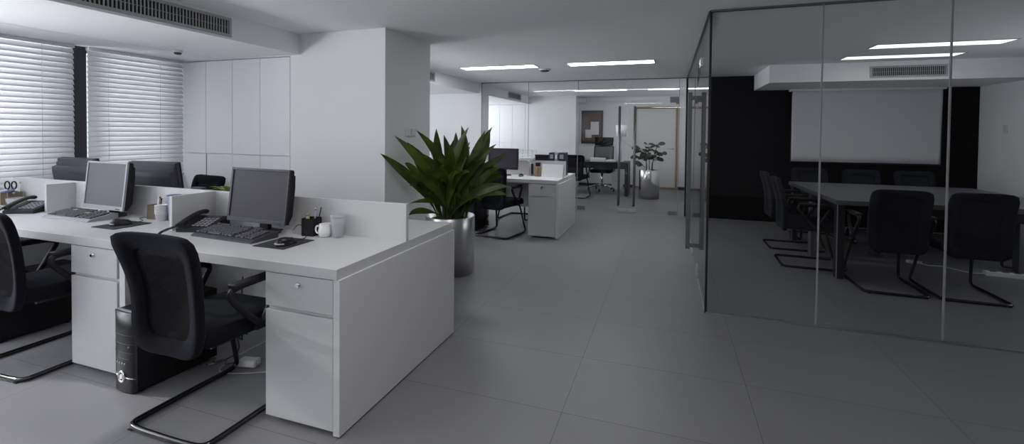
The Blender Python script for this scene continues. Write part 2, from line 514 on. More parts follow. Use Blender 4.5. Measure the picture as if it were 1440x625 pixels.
vent('grey air grille on the beam above the projection screen', (2.77, 6.9, 2.157), 0, .735, .10, 37)

def lamp(label, x, y, wd=1.10, dp=.235, m=LAMP):
    t = thing('ceiling_light', label, 'ceiling light', (x, y, CZ), 0, 'recessed strip lights')
    f = MB(); e = .014
    f.box(-wd / 2 - e, wd / 2 + e, -dp / 2 - e, -dp / 2, -.006, 0).box(-wd / 2 - e, wd / 2 + e, dp / 2, dp / 2 + e, -.006, 0)
    f.box(-wd / 2 - e, -wd / 2, -dp / 2, dp / 2, -.006, 0).box(wd / 2, wd / 2 + e, -dp / 2, dp / 2, -.006, 0)
    f.build('frame', VENTW, t)
    BOX(-wd / 2, wd / 2, -dp / 2, dp / 2, -.004, -.0005).build('diffuser', m, t)
    return t
lamp('left strip light of the pair before the back glass screen', -2.31, 6.17)
lamp('right strip light of the pair before the back glass screen', -.737, 6.15)
lamp('left strip light beyond the back glass, above the dark desk', -1.40, 9.98, m=LAMPMID)
lamp('right strip light beyond the back glass, above the steel planter', -.10, 9.98, .62, m=LAMPMID)
lamp('nearer and longer looking strip light inside the glass meeting room', 2.545, 5.73, m=LAMPDIM)
lamp('strip light next to the air grille inside the glass meeting room', 2.52, 6.48, m=LAMPDIM)

def detector(label, x, y, z, r=.05):
    t = thing('smoke_detector', label, 'smoke detector', (x, y, z), 0)
    MB().lathe([(0, 0), (r, 0), (r, -.012), (r * .85, -.02)]).build('base', WHITEPL, t)
    MB().lathe([(r * .8, -.018), (r * .7, -.032), (r * .4, -.038), (0, -.038)]).build('sensor_cap', GREYPL, t)
detector('flat round smoke detector on the ceiling between two strip lights', -1.725, 6.52, CZ, .085)
detector('small round detector on the dropped ceiling near the right blind', -4.343, 3.058, ZS, .04)

# ------------------------------------------------------------------ desks
def lock(parent, x, y, z, d=-1):
    m = MB()
    m.cyl((x, y + d * .004, z), .011, .008, 20, 'Y').cyl((x, y + d * .010, z), .0085, .006, 20, 'Y')
    o = m.build('lock', CHROME, parent)
    return o
def pedestal(label, x0, x1, y0, depth, face=-1):
    """front at y0 looking to -y"""
    t = thing('drawer_pedestal', label, 'drawer unit', ((x0 + x1) / 2, y0, 0), 0, 'drawer pedestals under the white desks')
    h = (x1 - x0) / 2
    BOX(-h, h, .02, depth, .018, .698, bev=.0015, seg=1).build('carcass', DESKEDGE, t)
    d = BOX(-h, h - .003, 0, .018, .541, .697, bev=.0015, seg=1).build('drawer', DESK, t)
    lock(d, 0.0, 0.0, .655)
    BOX(-h, h - .003, 0, .018, .024, .523, bev=.0015, seg=1).build('door', DESK, t)
    for sx in (-1, 1):
        MB().cyl((sx * (h - .04), .05, .009), .014, .018, 16).build('foot', SILVERPL, t)
    return t
def desk(label, x0, x1, y0, y1, left_leg=False, right_panel=False, back=1, mod=True):
    """back=+1: the sitter is on the -y side"""
    t = thing('office_desk', label, 'desk', ((x0 + x1) / 2, (y0 + y1) / 2, 0), 0, 'white desks')
    h, d = (x1 - x0) / 2, (y1 - y0) / 2
    BOX(-h, h, -d, d, .702, .75, bev=.002).build('worktop', DESK, t)
    if left_leg: BOX(-h + .002, -h + .046, -d + .012, d - .03, 0.004, .7015, bev=.001, seg=1).build('leg_panel', DESKEDGE, t)
    if right_panel: BOX(h - .024, h + .010, -d + .006, d + (.58 if back > 0 else 0), 0.008, .7015, bev=.001, seg=1).build('end_panel', DESKEDGE, t)
    if mod:
        yy = d - .025 if back > 0 else -d + .007
        BOX(-h + .05, h - .03, yy, yy + .018, .30, .7015).build('modesty_panel', DESKEDGE, t)
    return t
Y0, YP, Y1 = 1.63, 2.19, 2.752
XA, XB, XC = -1.352, -2.786, -4.205
desk('white desk at the front corner carrying the large dark monitor', XB + .0015, XA, Y0, YP, True, True)
desk('white desk behind the left chair carrying the lighter monitor', XC + .0015, XB - .0015, Y0, YP, True, False)
desk('short white desk at the left picture edge under the blind', -4.98, XC - .0015, Y0, YP, True, False)
desk('white desk on the far side of the screen reaching the steel planter', XB + .0015, XA, YP + .026, Y1, False, False, -1)
desk('white desk on the window side behind the screen with two monitors turned away', -4.98, XB - .0015, YP + .026, Y1, False, False, -1)
pedestal('white pedestal with lock at the front corner of the near desks', -1.761, -1.3765, 1.638, .53)
pedestal('white pedestal with lock between the two near chairs', -3.181, -2.793, 1.638, .53)
def screen_panel(name, label, x0, x1, y0, y1, z0, z1, grp):
    t = tag(BOX(x0, x1, y0, y1, z0, z1, bev=.002).build(name, DESK), label, 'desk screen', grp)
    return t
screen_panel('desk_screen', 'long white desk screen running behind the two near monitors', -4.98, XA - .003, YP + .0005, YP + .025, .7018, .955, 'white desk screens')
screen_panel('desk_divider', 'white divider standing between the black phone and the stack of paper cups', XB - .012, XB + .012, 1.915, YP, .7505, .955, 'white desk screens')
screen_panel('desk_divider', 'white divider beside the phone at the left picture edge', XC - .012, XC + .012, 2.02, YP, .7505, .948, 'white desk screens')
# second bank
FX, FY = -1.313, 5.665
desk('far white desk beside the potted plant, with a black monitor', -2.74, FX, FY, 6.235, True, True)
desk('far white desk behind the white column', -4.17, -2.743, FY, 6.235, True, False)
desk('far white desk in front of the back glass, under the dark folders', -2.74, FX, 6.262, 6.83, True, False, -1)
fp = pedestal('white pedestal with a key in its lock at the far desk', -1.70, FX - .026, FY + .012, .53)
fd = [c for c in kids(fp) if c.name.startswith('drawer')][0]
MB().box(-.002, .002, -.045, -.012, .650, .660).box(-.002, .002, -.050, -.035, .628, .665, bev=.001).build('key', BLACK, fd)
screen_panel('desk_screen', 'white desk screen behind the brass coloured jar and white card', -4.15, FX - .02, 6.2355, 6.2605, .7018, .962, 'white desk screens')
screen_panel('desk_divider', 'white divider beside the black stapler on the far desk', -1.852, -1.828, 6.11, 6.235, .7505, .962, 'white desk screens')

# ------------------------------------------------------------------ monitors
def monitor(label, loc, rz, w, h, zb, tilt=6, scr=SCREEN, bez=BEZEL, frame_side=BLACK, depth=.044, top=BLACK):
    """front faces local -y; zb = height of the lower bezel edge above the desk"""
    t = thing('monitor', label, 'monitor', loc, rz, 'computer monitors')
    T = Matrix.Translation((0, 0, zb + h / 2)) @ Matrix.Rotation(R(-tilt), 4, 'X')
    b = .013; bb = .027
    m = MB()
    m.box(-w / 2, w / 2, -.012, 0, h / 2 - b, h / 2, bev=.002).box(-w / 2, w / 2, -.012, 0, -h / 2, -h / 2 + bb, bev=.002)
    m.box(-w / 2, -w / 2 + b, -.012, 0, -h / 2 + bb, h / 2 - b).box(w / 2 - b, w / 2, -.012, 0, -h / 2 + bb, h / 2 - b)
    m.xf(T).build('bezel', bez, t)
    BOX(-w / 2 + b - .001, w / 2 - b + .001, -.006, -.002, -h / 2 + bb - .001, h / 2 - b + .001).xf(T).build('display', scr, t)
    k = MB().box(-w / 2 + .001, w / 2 - .001, 0, .022, -h / 2 + .001, h / 2 - .001, bev=.003)
    # ridged upper back, flat housing below
    dd = depth
    prof = [(.020, h / 2 - .004), (.030, h / 2 - .008), (.032, h / 2 - .03), (.042, h / 2 - .034), (.044, h / 2 - .058), (dd, h / 2 - .066), (dd + .004, h / 2 - .10), (dd + .004, -h / 2 + .05), (dd - .012, -h / 2 + .02), (.020, -h / 2 + .006)]
    k.prism(prof, 'X', -w / 2 + .008, w / 2 - .008)
    k.xf(T).build('rear_housing', frame_side, t)
    s = MB()
    s.box(-.035, .035, .03, .058, .01, zb + h * .45, bev=.006)
    s.build('neck', BLACK, t)
    MB().lathe([(0, 0), (1, 0), (1, .35), (.93, .8), (.6, 1), (0, 1)]).xf(Matrix.Diagonal((.115, .070, .016, 1))).xf(Matrix.Translation((0, .030, 0))).build('base', GREYPL, t)
    for i in range(3):
        pass
    MB().box(w / 2 - .075, w / 2 - .03, -.014, -.011, -h / 2 + .008, -h / 2 + .013).xf(T).build('button_strip', BLACK, t)
    return t
DT = .7505
monitor('large dark monitor in front, standing behind the nearest keyboard', (-2.262, 2.06, DT), -1.5, .452, .315, .062, 7)
monitor('lighter grey monitor with a paler screen behind the left keyboard', (-3.64, 2.075, DT), -2, .44, .325, .05, 6, scr=SCREENL, bez=SILVERPL)
monitor('monitor turned away behind the desk screen, left of the pair by the blinds', (-4.60, 2.45, DT), 178, .50, .32, .04, 8, bez=BLACK, frame_side=GREYPL, depth=.075)
monitor('monitor turned away behind the desk screen, nearer the white cupboards', (-3.72, 2.46, DT), 186, .46, .32, .035, 8, bez=BLACK, frame_side=GREYPL, depth=.075)
monitor('black monitor on the far desk beside the potted plant leaves', (-2.187, 6.05, DT), -2, .445, .295, .085, 4, bez=BLACK)
g = thing('file_box', 'plain dark file box between letter tray and ring binders on the far desk', 'box', (-1.725, 6.50, DT))
BOX(-.105, .105, -.07, .07, 0, .26, bev=.004).build('body', BLACK, g)
BOX(-.109, .109, -.074, .074, .2605, .283, bev=.004).build('lid', BLACK, g)

# ------------------------------------------------------------------ keyboards, mice, phones
def keyboard(label, loc, rz, body=SILVERPL, note=False):
    t = thing('keyboard', label, 'keyboard', loc, rz, 'computer keyboards')
    W, D = .47, .175
    m = MB()
    poly = [(-D / 2, 0), (D / 2, 0), (D / 2, .034), (D / 2 - .03, .036), (-D / 2 + .02, .016), (-D / 2, .008)]
    m.prism(poly, 'X', -W / 2, W / 2)
    m.build('case', body, t)
    k = MB(); n = MB(); nv = MB()
    sl = math.atan2(.02, D - .05)
    rows = [(.066, 0), (.040, 1), (.021, 2), (.002, 3), (-.017, 4), (-.036, 5), (-.055, 6)]
    for y, r in rows:
        if r == 0: xs = [(-.215 + i * .0195 + (i > 0) * .012 + (i > 4) * .008 + (i > 8) * .008, .0165) for i in range(13)]
        elif r == 5 or r == 6:
            xs = [(-.215, .028), (-.183, .02), (-.158, .02), (-.085, .10), (-.012, .02), (.012, .02), (.045, .028)] if r == 6 else [(-.213 + i * .0195, .0165) for i in range(14)]
        else: xs = [(-.215 + i * .0193, .0165) for i in range(15)]
        xs = xs + [(.098 + i * .0195, .0165) for i in range(3)] + [(.168 + i * .0195, .0165) for i in range(4 if r != 0 else 0)]
        z = .017 + (y + D / 2 - .02) * math.tan(sl)
        for x, ww in xs:
            if abs(x) + ww / 2 > W / 2 - .003: continue
            (k if x < .09 else nv if x < .16 else n).box(x - ww / 2, x + ww / 2, y - .0078, y + .0078, z, z + .009, bev=.002, seg=1)
    k.build('key_block', KEYM, t)
    n.build('number_pad', KEYM, t)
    nv.build('arrow_pad', KEYM, t)
    if note:
        for (x, y) in ((-.12, .02), (.10, -.03)):
            BOX(x, x + .035, y, y + .02, .044, .0455).build('sticker', YELLOWP, t)
    return t
keyboard('grey keyboard with black keys in front of the large dark monitor', (-2.305, 1.935, DT), -3, GREYPL)
keyboard('pale keyboard with yellowish stickers under the lighter monitor', (-3.735, 1.975, DT), 0, SILVERPL, True)
def mouse(label, loc, rz):
    t = thing('computer_mouse', label, 'mouse', loc, rz, 'computer mice')
    m = MB()
    def fn(u, v):
        a = 2 * math.pi * u
        ph = v * math.pi / 2
        x = .031 * math.cos(a) * math.cos(ph) ** .6
        y = .058 * math.sin(a) * math.cos(ph) ** .6
        z = .038 * math.sin(ph) * (1 - .25 * (y / .058))
        return Vector((x * (1 - .12 * (y / .058) ** 2), y, z + .001))
    m.grid(fn, 28, 8)
    m.build('shell', BLACKGL, t)
    MB().tube([(-.030, -.03, .010), (-.022, -.05, .012), (0, -.0575, .012), (.022, -.05, .012), (.030, -.03, .010)], .0045, 8, smooth=2).build('side_band', SILVERPL, t)
    MB().cyl((0, .03, .0275), .006, .005, 16, 'X').build('scroll_wheel', GREYPL, t)
    return t
mouse('black mouse with silver tail band on the pad before the large monitor', (-1.885, 1.885, DT + .0045), -14)
mouse('black mouse on the pad before the lighter monitor', (-3.205, 1.905, DT + .0045), -40)
mouse('dark mouse beside the monitor on the far desk', (-1.91, 6.02, DT), 0)
def pad(label, loc, rz, w=.205, d=.215):
    t = tag(BOX(-w / 2, w / 2, -d / 2, d / 2, 0, .004, bev=.0015, seg=1).build('mouse_pad', mat('dark_pad_cloth', (.03, .03, .038), .85, var=.1)), label, 'mouse pad', 'mouse pads')
    t.location = loc; t.rotation_euler = (0, 0, R(rz))
pad('dark mouse pad at the right of the nearest keyboard', (-1.93, 1.915, DT), 0)
pad('dark mouse pad at the right of the left keyboard', (-3.215, 1.915, DT), 0)
def phone(label, loc, rz, keys=SILVERPL):
    t = thing('desk_telephone', label, 'telephone', loc, rz, 'desk telephones')
    m = MB()
    poly = [(-.10, 0), (.10, 0), (.10, .062), (.085, .066), (-.09, .026), (-.10, .02)]
    m.prism(poly, 'X', -.095, .095)
    m.build('body', BLACK, t)
    sl = math.atan2(.04, .175)
    k = MB()
    for r in range(5):
        for c in range(4):
            x, y = -.012 + c * .026, -.065 + r * .024
            z = .026 + (y + .09) * math.tan(sl)
            k.box(x - .009, x + .009, y - .007, y + .007, z, z + .006, bev=.0015, seg=1)
    k.build('key_block', keys, t)
    d = MB().box(-.022, .08, .052, .084, -.002, .004)
    d.xf(Matrix.Translation((0, 0, .06)) @ Matrix.Rotation(sl, 4, 'X') @ Matrix.Translation((0, -.0, 0)) @ Matrix.Translation((0, -.012, -.012)))
    d.build('display', GREYPL, t)
    h = MB()
    h.tube([(-.068, -.105, .040), (-.068, -.085, .052), (-.068, -.03, .071), (-.068, .04, .088), (-.068, .085, .092), (-.068, .105, .088)], .02, 12, smooth=2, flat=.55, rr=lambda s: .021 + .006 * abs(2 * s - 1) ** 3)
    h.build('handset', BLACK, t)
    c = MB()
    pts = []
    for i in range(140):
        s = i / 139
        base = Vector((-.068 - .05 * math.sin(s * 3.1), -.10 - .15 * s, .036 * (1 - s) ** 2 + .008))
        a = i * 1.25
        pts.append(base + Vector((math.cos(a) * .006, 0, math.sin(a) * .006)))
    c.tube(pts, .0022, 5)
    c.build('coiled_cord', BLACK, t)
    return t
phone('black desk phone beside the white divider and the front keyboard', (-2.655, 2.02, DT), 16)
phone('black desk phone with a pale key panel at the left picture edge', (-4.335, 2.0, DT), 26, SILVERPL)

# ------------------------------------------------------------------ small desk things
def square_cup(label, loc, rz, w, h, m=DARKMETALMESH, rim=BLACK):
    t = thing('pen_holder', label, 'pen holder', loc, rz, 'pen holders')
    s = MB()
    for a, b, c, d in ((-w, w, -w, -w + .002), (-w, w, w - .002, w), (-w, -w + .002, -w, w), (w - .002, w, -w, w)):
        s.box(a, b, c, d, .002, h)
    s.build('mesh_side', m, t)
    r = MB()
    r.tube([(-w, -w, h), (w, -w, h), (w, w, h), (-w, w, h)], .0025, 6, closed=True)
    for sx in (-1, 1):
        for sy in (-1, 1):
            r.box(sx * w - .002, sx * w + .002, sy * w - .002, sy * w + .002, 0, h)
    r.build('rim', rim, t)
    BOX(-w, w, -w, w, 0, .003).build('base', rim, t)
    return t
def pen(name, label, cat, loc, tip, m, r=.004, cap=None):
    t = thing(name, label, cat, loc, 0, 'pens and pencils in holders')
    v = Vector(tip)
    MB().tube([(0, 0, 0), v], r, 8).build('barrel', m, t)
    MB().tube([v * .97, v * 1.06], r * 1.05, 8).build('cap', cap or BLACK, t)
    return t
sq = square_cup('black wire mesh pen holder next to the white mug', (-1.94, 2.125, DT), 4, .036, .10)
pen('marker_pen', 'green topped marker in the black pen holder', 'pen', (-1.962, 2.115, DT + .004), (-.004, .004, .108), TAN, .008, GREENP)
pen('wooden_block_pencil', 'thick tan pencil in the black pen holder', 'pencil', (-1.94, 2.10, DT + .004), (-.004, .0, .116), TAN, .009, TAN)
pen('ballpoint_pen', 'silver pen standing tallest at the back of the black pen holder', 'pen', (-1.935, 2.14, DT + .004), (.004, .006, .142), SILVERPL, .0045, CHROME)
pen('pencil', 'black pencil leaning right out of the black pen holder', 'pencil', (-1.92, 2.135, DT + .004), (.028, .01, .148), BLACK, .0035, BLACK)
g = thing('mug', 'small white mug with round handle between pen holder and tumbler', 'mug', (-1.838, 2.118, DT), 200)
MB().lathe([(0, .0), (.026, 0), (.034, .010), (.038, .035), (.033, .058), (.030, .066), (.033, .074), (.030, .074), (.028, .066), (.031, .056), (.035, .034), (.030, .006), (0, .006)]).build('body', CERAM, g)
MB().tube([(.033, 0, .060), (.048, 0, .062), (.054, 0, .045), (.050, 0, .025), (.036, 0, .018)], .005, 8, smooth=2).build('handle', CERAM, g)
g = thing('tumbler', 'tall clear plastic tumbler with lid right of the mug', 'tumbler', (-1.765, 2.135, DT), 0)
MB().lathe([(0, 0), (.030, 0), (.031, .003), (.040, .118), (.0385, .118), (.029, .005), (0, .005)]).build('cup', FROST, g)
MB().lathe([(0, .006), (.0285, .006), (.0345, .072), (0, .072)]).build('water', LIQUID, g)
MB().lathe([(0, .128), (.041, .128), (.0425, .124), (.0425, .116), (.0405, .116), (.040, .122), (0, .122)]).build('lid', FROST, g)
square_cup('bronze wire mesh pen holder beside the paper cups', (-3.245, 2.14, DT), 3, .036, .095, TANMESH, DULLMETAL)
pen('ballpoint_pen', 'white pen in the bronze pen holder, upright', 'pen', (-3.25, 2.15, DT + .004), (.0, .006, .135), WHITEPL, .006, CERAM)
pen('pencil', 'dark pencil leaning right in the bronze pen holder', 'pencil', (-3.225, 2.13, DT + .004), (.022, .004, .14), DULLMETAL, .004)
pen('marker_pen', 'brown marker in the bronze pen holder', 'pen', (-3.232, 2.15, DT + .004), (.008, .006, .125), CORK, .0055)
def paper_cups(label, loc, n, step, r, h, m):
    t = thing('paper_cup_stack', label, 'paper cups', loc, 0)
    s = MB()
    for i in range(n):
        z = i * step
        s.lathe([(0, z), (r * .78, z), (r * .98, z + h), (r * 1.05, z + h), (r * 1.05, z + h - .004), (r * .97, z + h - .004)], seg=28)
    s.build('cup_wall', m, t)
    return t
paper_cups('stack of white paper cups against the divider near the bronze pen holder', (-3.155, 2.11, DT), 7, .009, .036, .05, PAPER)
g = thing('water_glass', 'bluish tall plastic cup behind the white paper cups', 'cup', (-3.09, 2.145, DT), 0)
MB().lathe([(0, 0), (.03, 0), (.038, .155), (.0385, .165), (.036, .165), (.029, .004), (0, .004)]).build('cup', translucent_mat('bluish_plastic', (.42, .43, .58), (.5, .5, .6), .2), g)
MB().lathe([(0, .158), (.034, .158), (.0395, .168), (.0395, .160)]).build('lid', BLUE, g)
square_cup('bronze wire mesh holder with scissors at the left picture edge', (-4.845, 2.125, DT), 0, .045, .10, TANMESH, TAN)
g = thing('scissors', 'black handled scissors standing in the left mesh holder', 'scissors', (-4.85, 2.12, DT + .01), 20)
s = MB()
for sx in (-1, 1):
    pts = [(sx * .026 + .019 * math.cos(a * math.pi / 8), 0, .142 + .03 * math.sin(a * math.pi / 8)) for a in range(16)]
    s.tube(pts, .0045, 8, closed=True)
    s.tube([(sx * .02, 0, .115), (sx * .008, 0, .085)], .005, 8)
s.build('handle', BLACK, g)
MB().prism([(-.006, .09), (.006, .09), (.003, .0), (-.003, 0)], 'Y', -.0015, .0015).build('blade', CHROME, g)
g = thing('pen_case', 'blue pen case lying across the top of the left mesh holder', 'pen case', (-4.80, 2.085, DT + .112), 10)
MB().box(-.05, .05, -.012, .012, -.008, .008, bev=.005).xf(Matrix.Rotation(R(-14), 4, 'Y')).build('case', BLUE, g)
MB().cyl((.05, 0, -.013), .006, .01, 12, 'X').build('cap', SILVERPL, g)
pen('pencil', 'pale pen at the back of the left mesh holder', 'pencil', (-4.82, 2.15, DT + .004), (.012, .006, .165), CERAM, .004, SILVERPL)
g = thing('glass_bowl', 'small round clear glass bowl beside the left mesh holder', 'bowl', (-4.705, 2.09, DT), 0)
MB().lathe([(0, 0), (.030, 0), (.045, .012), (.058, .040), (.060, .066), (.058, .066), (.055, .040), (.043, .015), (.028, .005), (0, .005)]).build('bowl', FROST, g)
MB().lathe([(0, .006), (.028, .007), (.044, .020), (.05, .032), (0, .032)]).build('water', LIQUID, g)
# rear desk little plant + dark object on the screen's far side
g = thing('desk_plant', 'small lime green plant behind the large monitor on the far desk side', 'plant', (-2.90, 2.42, DT), 0)
MB().lathe([(0, 0), (.045, 0), (.055, .11), (.058, .12), (.05, .12), (.048, .10), (0, .10)]).build('pot', CERAM, g)
s = MB()
def blade(mb, path, wmax, fold=.25, n=10, prof=None, up=None):
    """leaf: path of points, folded strip"""
    P = [Vector(p) for p in path]
    def B(t):
        Q = P[:]
        while len(Q) > 1: Q = [Q[i].lerp(Q[i + 1], t) for i in range(len(Q) - 1)]
        return Q[0]
    prof = prof or (lambda s: (math.sin(math.pi * min(1, s * .92 + .06)) ** .75))
    rows = []
    for i in range(n + 1):
        s_ = i / n
        p = B(s_); d = (B(min(1, s_ + .02)) - B(max(0, s_ - .02))).normalized()
        side = d.cross(up or Vector((0, 0, 1)))
        if side.length < 1e-3: side = Vector((1, 0, 0))
        side.normalize(); nn = side.cross(d).normalized()
        w_ = max(.0008, wmax * prof(s_) / 2)
        rows.append([mb.bm.verts.new(p + side * (k * w_) + nn * (abs(k) * w_ * fold)) for k in (-1, -.5, 0, .5, 1)])
    for A, Bb in zip(rows, rows[1:]):
        for k in range(4):
            f = mb.bm.faces.new((A[k], A[k + 1], Bb[k + 1], Bb[k])); f.smooth = True
for a in range(9):
    an = a * 2 * math.pi / 9 + .3
    L_ = random.uniform(.10, .16)
    blade(s, [(0, 0, .10), (math.cos(an) * L_ * .4, math.sin(an) * L_ * .4, .10 + L_ * .75), (math.cos(an) * L_, math.sin(an) * L_, .205 + random.uniform(-.03, .02))], .045)
s.build('foliage', LIME, g)
g = thing('desk_calculator', 'dark small box showing above the screen beside the lime plant', 'calculator', (-3.11, 2.33, DT), 0)
BOX(-.05, .05, -.02, .02, 0, .198, bev=.004).build('body', GREYPL, g)
BOX(-.04, .04, -.022, -.0195, .14, .185).build('display', BLACK, g)

# ------------------------------------------------------------------ office tower
def tower(label, loc, rz=0, w=.172, h=.415, d=.44):
    t = thing('computer_tower', label, 'computer', loc, rz, 'computer towers')
    BOX(-w / 2, w / 2, .02, d, .012, h, bev=.003).build('case', BLACK, t)
    f = MB()
    def fn(u, v):
        x = (u - .5) * w
        return Vector((x, .02 - .022 * (1 - (2 * u - 1) ** 2) ** .5 if 0 < u < 1 else .02, .006 + v * (h - .004)))
    f.grid(fn, 16, 4, thick=lambda u, v: Vector((0, .0 if u in (0, 1) else .012, 0)))
    f.build('front_panel', BLACKGL, t)
    b = MB()
    for z, a0, a1 in ((.30, -.9, .9), (.255, -.9, .9), (.21, -.9, .9), (.178, -.5, .6)):
        b.tube([(q * w / 2, .0195 - .022 * (1 - q * q) ** .5, z) for q in [a0 + (a1 - a0) * k / 12 for k in range(13)]], .0012, 5)
    b.build('drive_bay_line', GREYPL, t)
    MB().tube([(.022 * math.cos(a * math.pi / 12), -.004, .085 + .026 * math.sin(a * math.pi / 12)) for a in range(24)], .006, 8, closed=True).cyl((0, -.004, .085), .012, .008, 20, 'Y').build('power_button', CHROME, t)
    s = MB()
    s.tube([(-w * .47, .0155, .093), (-w * .25, -.0005, .089), (-.03, -.004, .085)], .0035, 6).tube([(w * .47, .0155, .078), (w * .3, .001, .081), (.03, -.004, .085)], .0035, 6)
    s.build('chrome_strip', CHROME, t)
    q = MB()
    for i in range(4): q.cyl((-.035 + i * .02, -.003, .155), .0045, .006, 12, 'Y')
    q.cyl((.055, -.002, .245), .004, .006, 12, 'Y')
    q.build('port_row', SILVERPL, t)
    e = BOX(-w / 2, w / 2, .012, .03, h - .008, h + .003, bev=.003)
    e.build('top_trim', SILVERPL, t)
    for sx in (-1, 1):
        for y in (.05, d - .05):
            MB().cyl((sx * (w / 2 - .02), y, .006), .012, .012, 12).build('foot', BLACK, t)
    return t
tower('black computer tower with a round silver button beside the front chair', (-2.625, 1.56, 0), -3)
tower('black computer tower in the shade behind the left chair', (-4.02, 1.62, 0), -2)
tower('black computer tower under the far desk behind the steel planter', (-2.56, 5.74, 0), 0)

# ------------------------------------------------------------------ chairs
def make_chair(label, loc, rz, group, square=False):
    t = thing('visitor_chair', label, 'chair', loc, rz, group)
    # back : rounded shield, netted middle inside a thick rim
    def wid(v): return .212 + .006 * v if square else .200 + .038 * v + .012 * math.cos(v * 2 * math.pi)
    def outline(n=56):
        P = []
        for i in range(n):
            a = 2 * math.pi * i / n
            ca, sa = math.cos(a), math.sin(a)
            e = 9.0 if sa > 0 else (7.0 if square else 4.5)
            rr = (abs(ca) ** e + abs(sa) ** e) ** (-1 / e)
            P.append((ca * rr, sa * rr))
        return P
    ZB, ZT = .355, .905
    def pos(a, b, off=0):
        """a,b in -1..1 -> point of the back surface"""
        v = (b + 1) / 2
        z = ZB + (ZT - ZB) * v
        x = a * wid(v)
        y = -.170 + .045 * math.sin(v * math.pi * .9) - .085 * v + .028 * a * a * -1 - off
        return Vector((x, y, z))
    O = outline()
    m = MB(); n = len(O)
    IN = .66
    rings = []
    for sc, off in ((1, 0), (1.0, .030), (.97, .036), (IN, .030), (IN, .006), (.97, -.006)):
        rings.append([m.bm.verts.new(pos(x * sc, y * sc if sc > .9 else y * .74 + .0, off)) for x, y in O])
    for i in range(len(rings)):
        A, Bq = rings[i], rings[(i + 1) % len(rings)]
        for k in range(n):
            f = m.bm.faces.new((A[k], A[(k + 1) % n], Bq[(k + 1) % n], Bq[k])); f.smooth = True
    cloth = FABRIC2 if square else FABRIC
    m.build('back_frame', cloth, t)
    q = MB()
    vs = [[q.bm.verts.new(pos(x * IN * 1.02 * s, y * .755 * s, o)) for x, y in O] for s, o in ((1, .020), (.5, .018))]
    cv = q.bm.verts.new(pos(0, 0, .018))
    for k in range(n):
        k2 = (k + 1) % n
        f = q.bm.faces.new((vs[0][k], vs[0][k2], vs[1][k2], vs[1][k])); f.smooth = True
        f = q.bm.faces.new((vs[1][k], vs[1][k2], cv)); f.smooth = True
    q.build('back_pad' if square else 'back_net', cloth if square else NET, t)
    # seat cushion
    s = MB()
    s.box(-.222, .222, -.185, .275, .400, .475, bev=.03, seg=4)
    for v in s.bm.verts:
        if v.co.y > .15: v.co.z -= (v.co.y - .15) ** 2 * 1.2
        if v.co.z > .45: v.co.z += .012 * (v.co.x / .235) ** 2
        v.co.x *= 1 + .06 * (v.co.y / .275)
    for f in s.bm.faces: f.smooth = True
    s.build('seat', cloth, t)
    BOX(-.03, .03, -.19, -.10, .36, .40, bev=.008).build('back_bracket', BLACK, t)
    # cantilever tube : floor loop open at the front
    W, r = .235, .0125
    P = []
    z0 = r
    P += [(-.15, -.12, .388), (-.17, .20, .388), (-.185, .235, .375), (-.215, .31, .10), (-.225, .33, .03), (-W + .005, .30, z0), (-W, .10, z0), (-W, -.16, z0), (-W + .005, -.21, z0), (-W + .06, -.228, z0)]
    P = P + [(-x, y, z) for x, y, z in P[::-1]]
    MB().tube(P, r, 12, smooth=3).build('tube_frame', TUBE, t)
    g_ = MB()
    for x in (-.2, .2): g_.box(x - .012, x + .012, -.236, -.205, 0, .006)
    g_.build('glide', BLACK, t)
    for sx in (-1, 1):
        a = MB()
        X = sx * .240
        a.tube([(X, .07, .43), (X, .02, .47), (X, -.085, .585), (X, -.10, .625), (X, -.075, .645), (X, .0, .648), (X, .11, .648), (X, .165, .640), (X, .180, .615), (X, .15, .57), (X, .095, .47), (X, .07, .43)], .015, 10, smooth=2)
        a.box(min(X, X - sx * .03), max(X, X - sx * .03), .04, .10, .405, .440, bev=.006)
        ar = a.build('armrest', BLACK, t)
        MB().box(X - .026, X + .026, -.095, .165, .645, .668, bev=.010, seg=3).build('arm_pad', BLACK, ar)
    return t
GN, GM = 'black cantilever chairs at the white desks', 'black cantilever chairs around the meeting table'
ch = make_chair('black cantilever chair in the foreground beside the computer tower', (-2.062, 1.605, 0), 0, GN)
dup(ch, (-3.452, 1.655, 0), 1, 'black cantilever chair at the left picture edge, cut by the frame', GN)
dup(ch, (-4.29, 3.03, 0), 172, 'black chair back showing above the screen before the white cupboards', GN)
dup(ch, (-2.10, 5.68, 0), -9, 'black cantilever chair at the far desk, partly behind plant leaves', GN)
dup(ch, (-2.25, 7.0, 0), 176, 'black cantilever chair under the far desk in front of the back glass', GN)
mc = make_chair('dark chair with its back to the glass, nearer the table corner', (1.862, 4.94, 0), 0, GM, True)
dup(mc, (2.40, 4.94, 0), 0, 'dark chair with its back to the glass, by the white floor cable', GM)
dup(mc, (1.37, 5.57, 0), -92, 'dark chair side on at the left table end, nearer the glass', GM)
dup(mc, (1.40, 6.36, 0), -90, 'dark chair side on at the left table end, nearer the black wall', GM)
dup(mc, (1.86, 7.08, 0), 180, 'dark chair behind the meeting table under the left screen edge', GM)
dup(mc, (2.46, 7.08, 0), 180, 'dark chair behind the meeting table under the middle of the screen', GM)
dup(mc, (3.04, 7.08, 0), 180, 'dark chair behind the meeting table under the right screen edge', GM)
dup(mc, (3.60, 6.38, 0), 96, 'dark chair against the white wall at the right table end', GM)
dup(ch, (-1.83, 9.62, 0), -4, 'black visitor chair seen through the glass before the dark desk', GN)

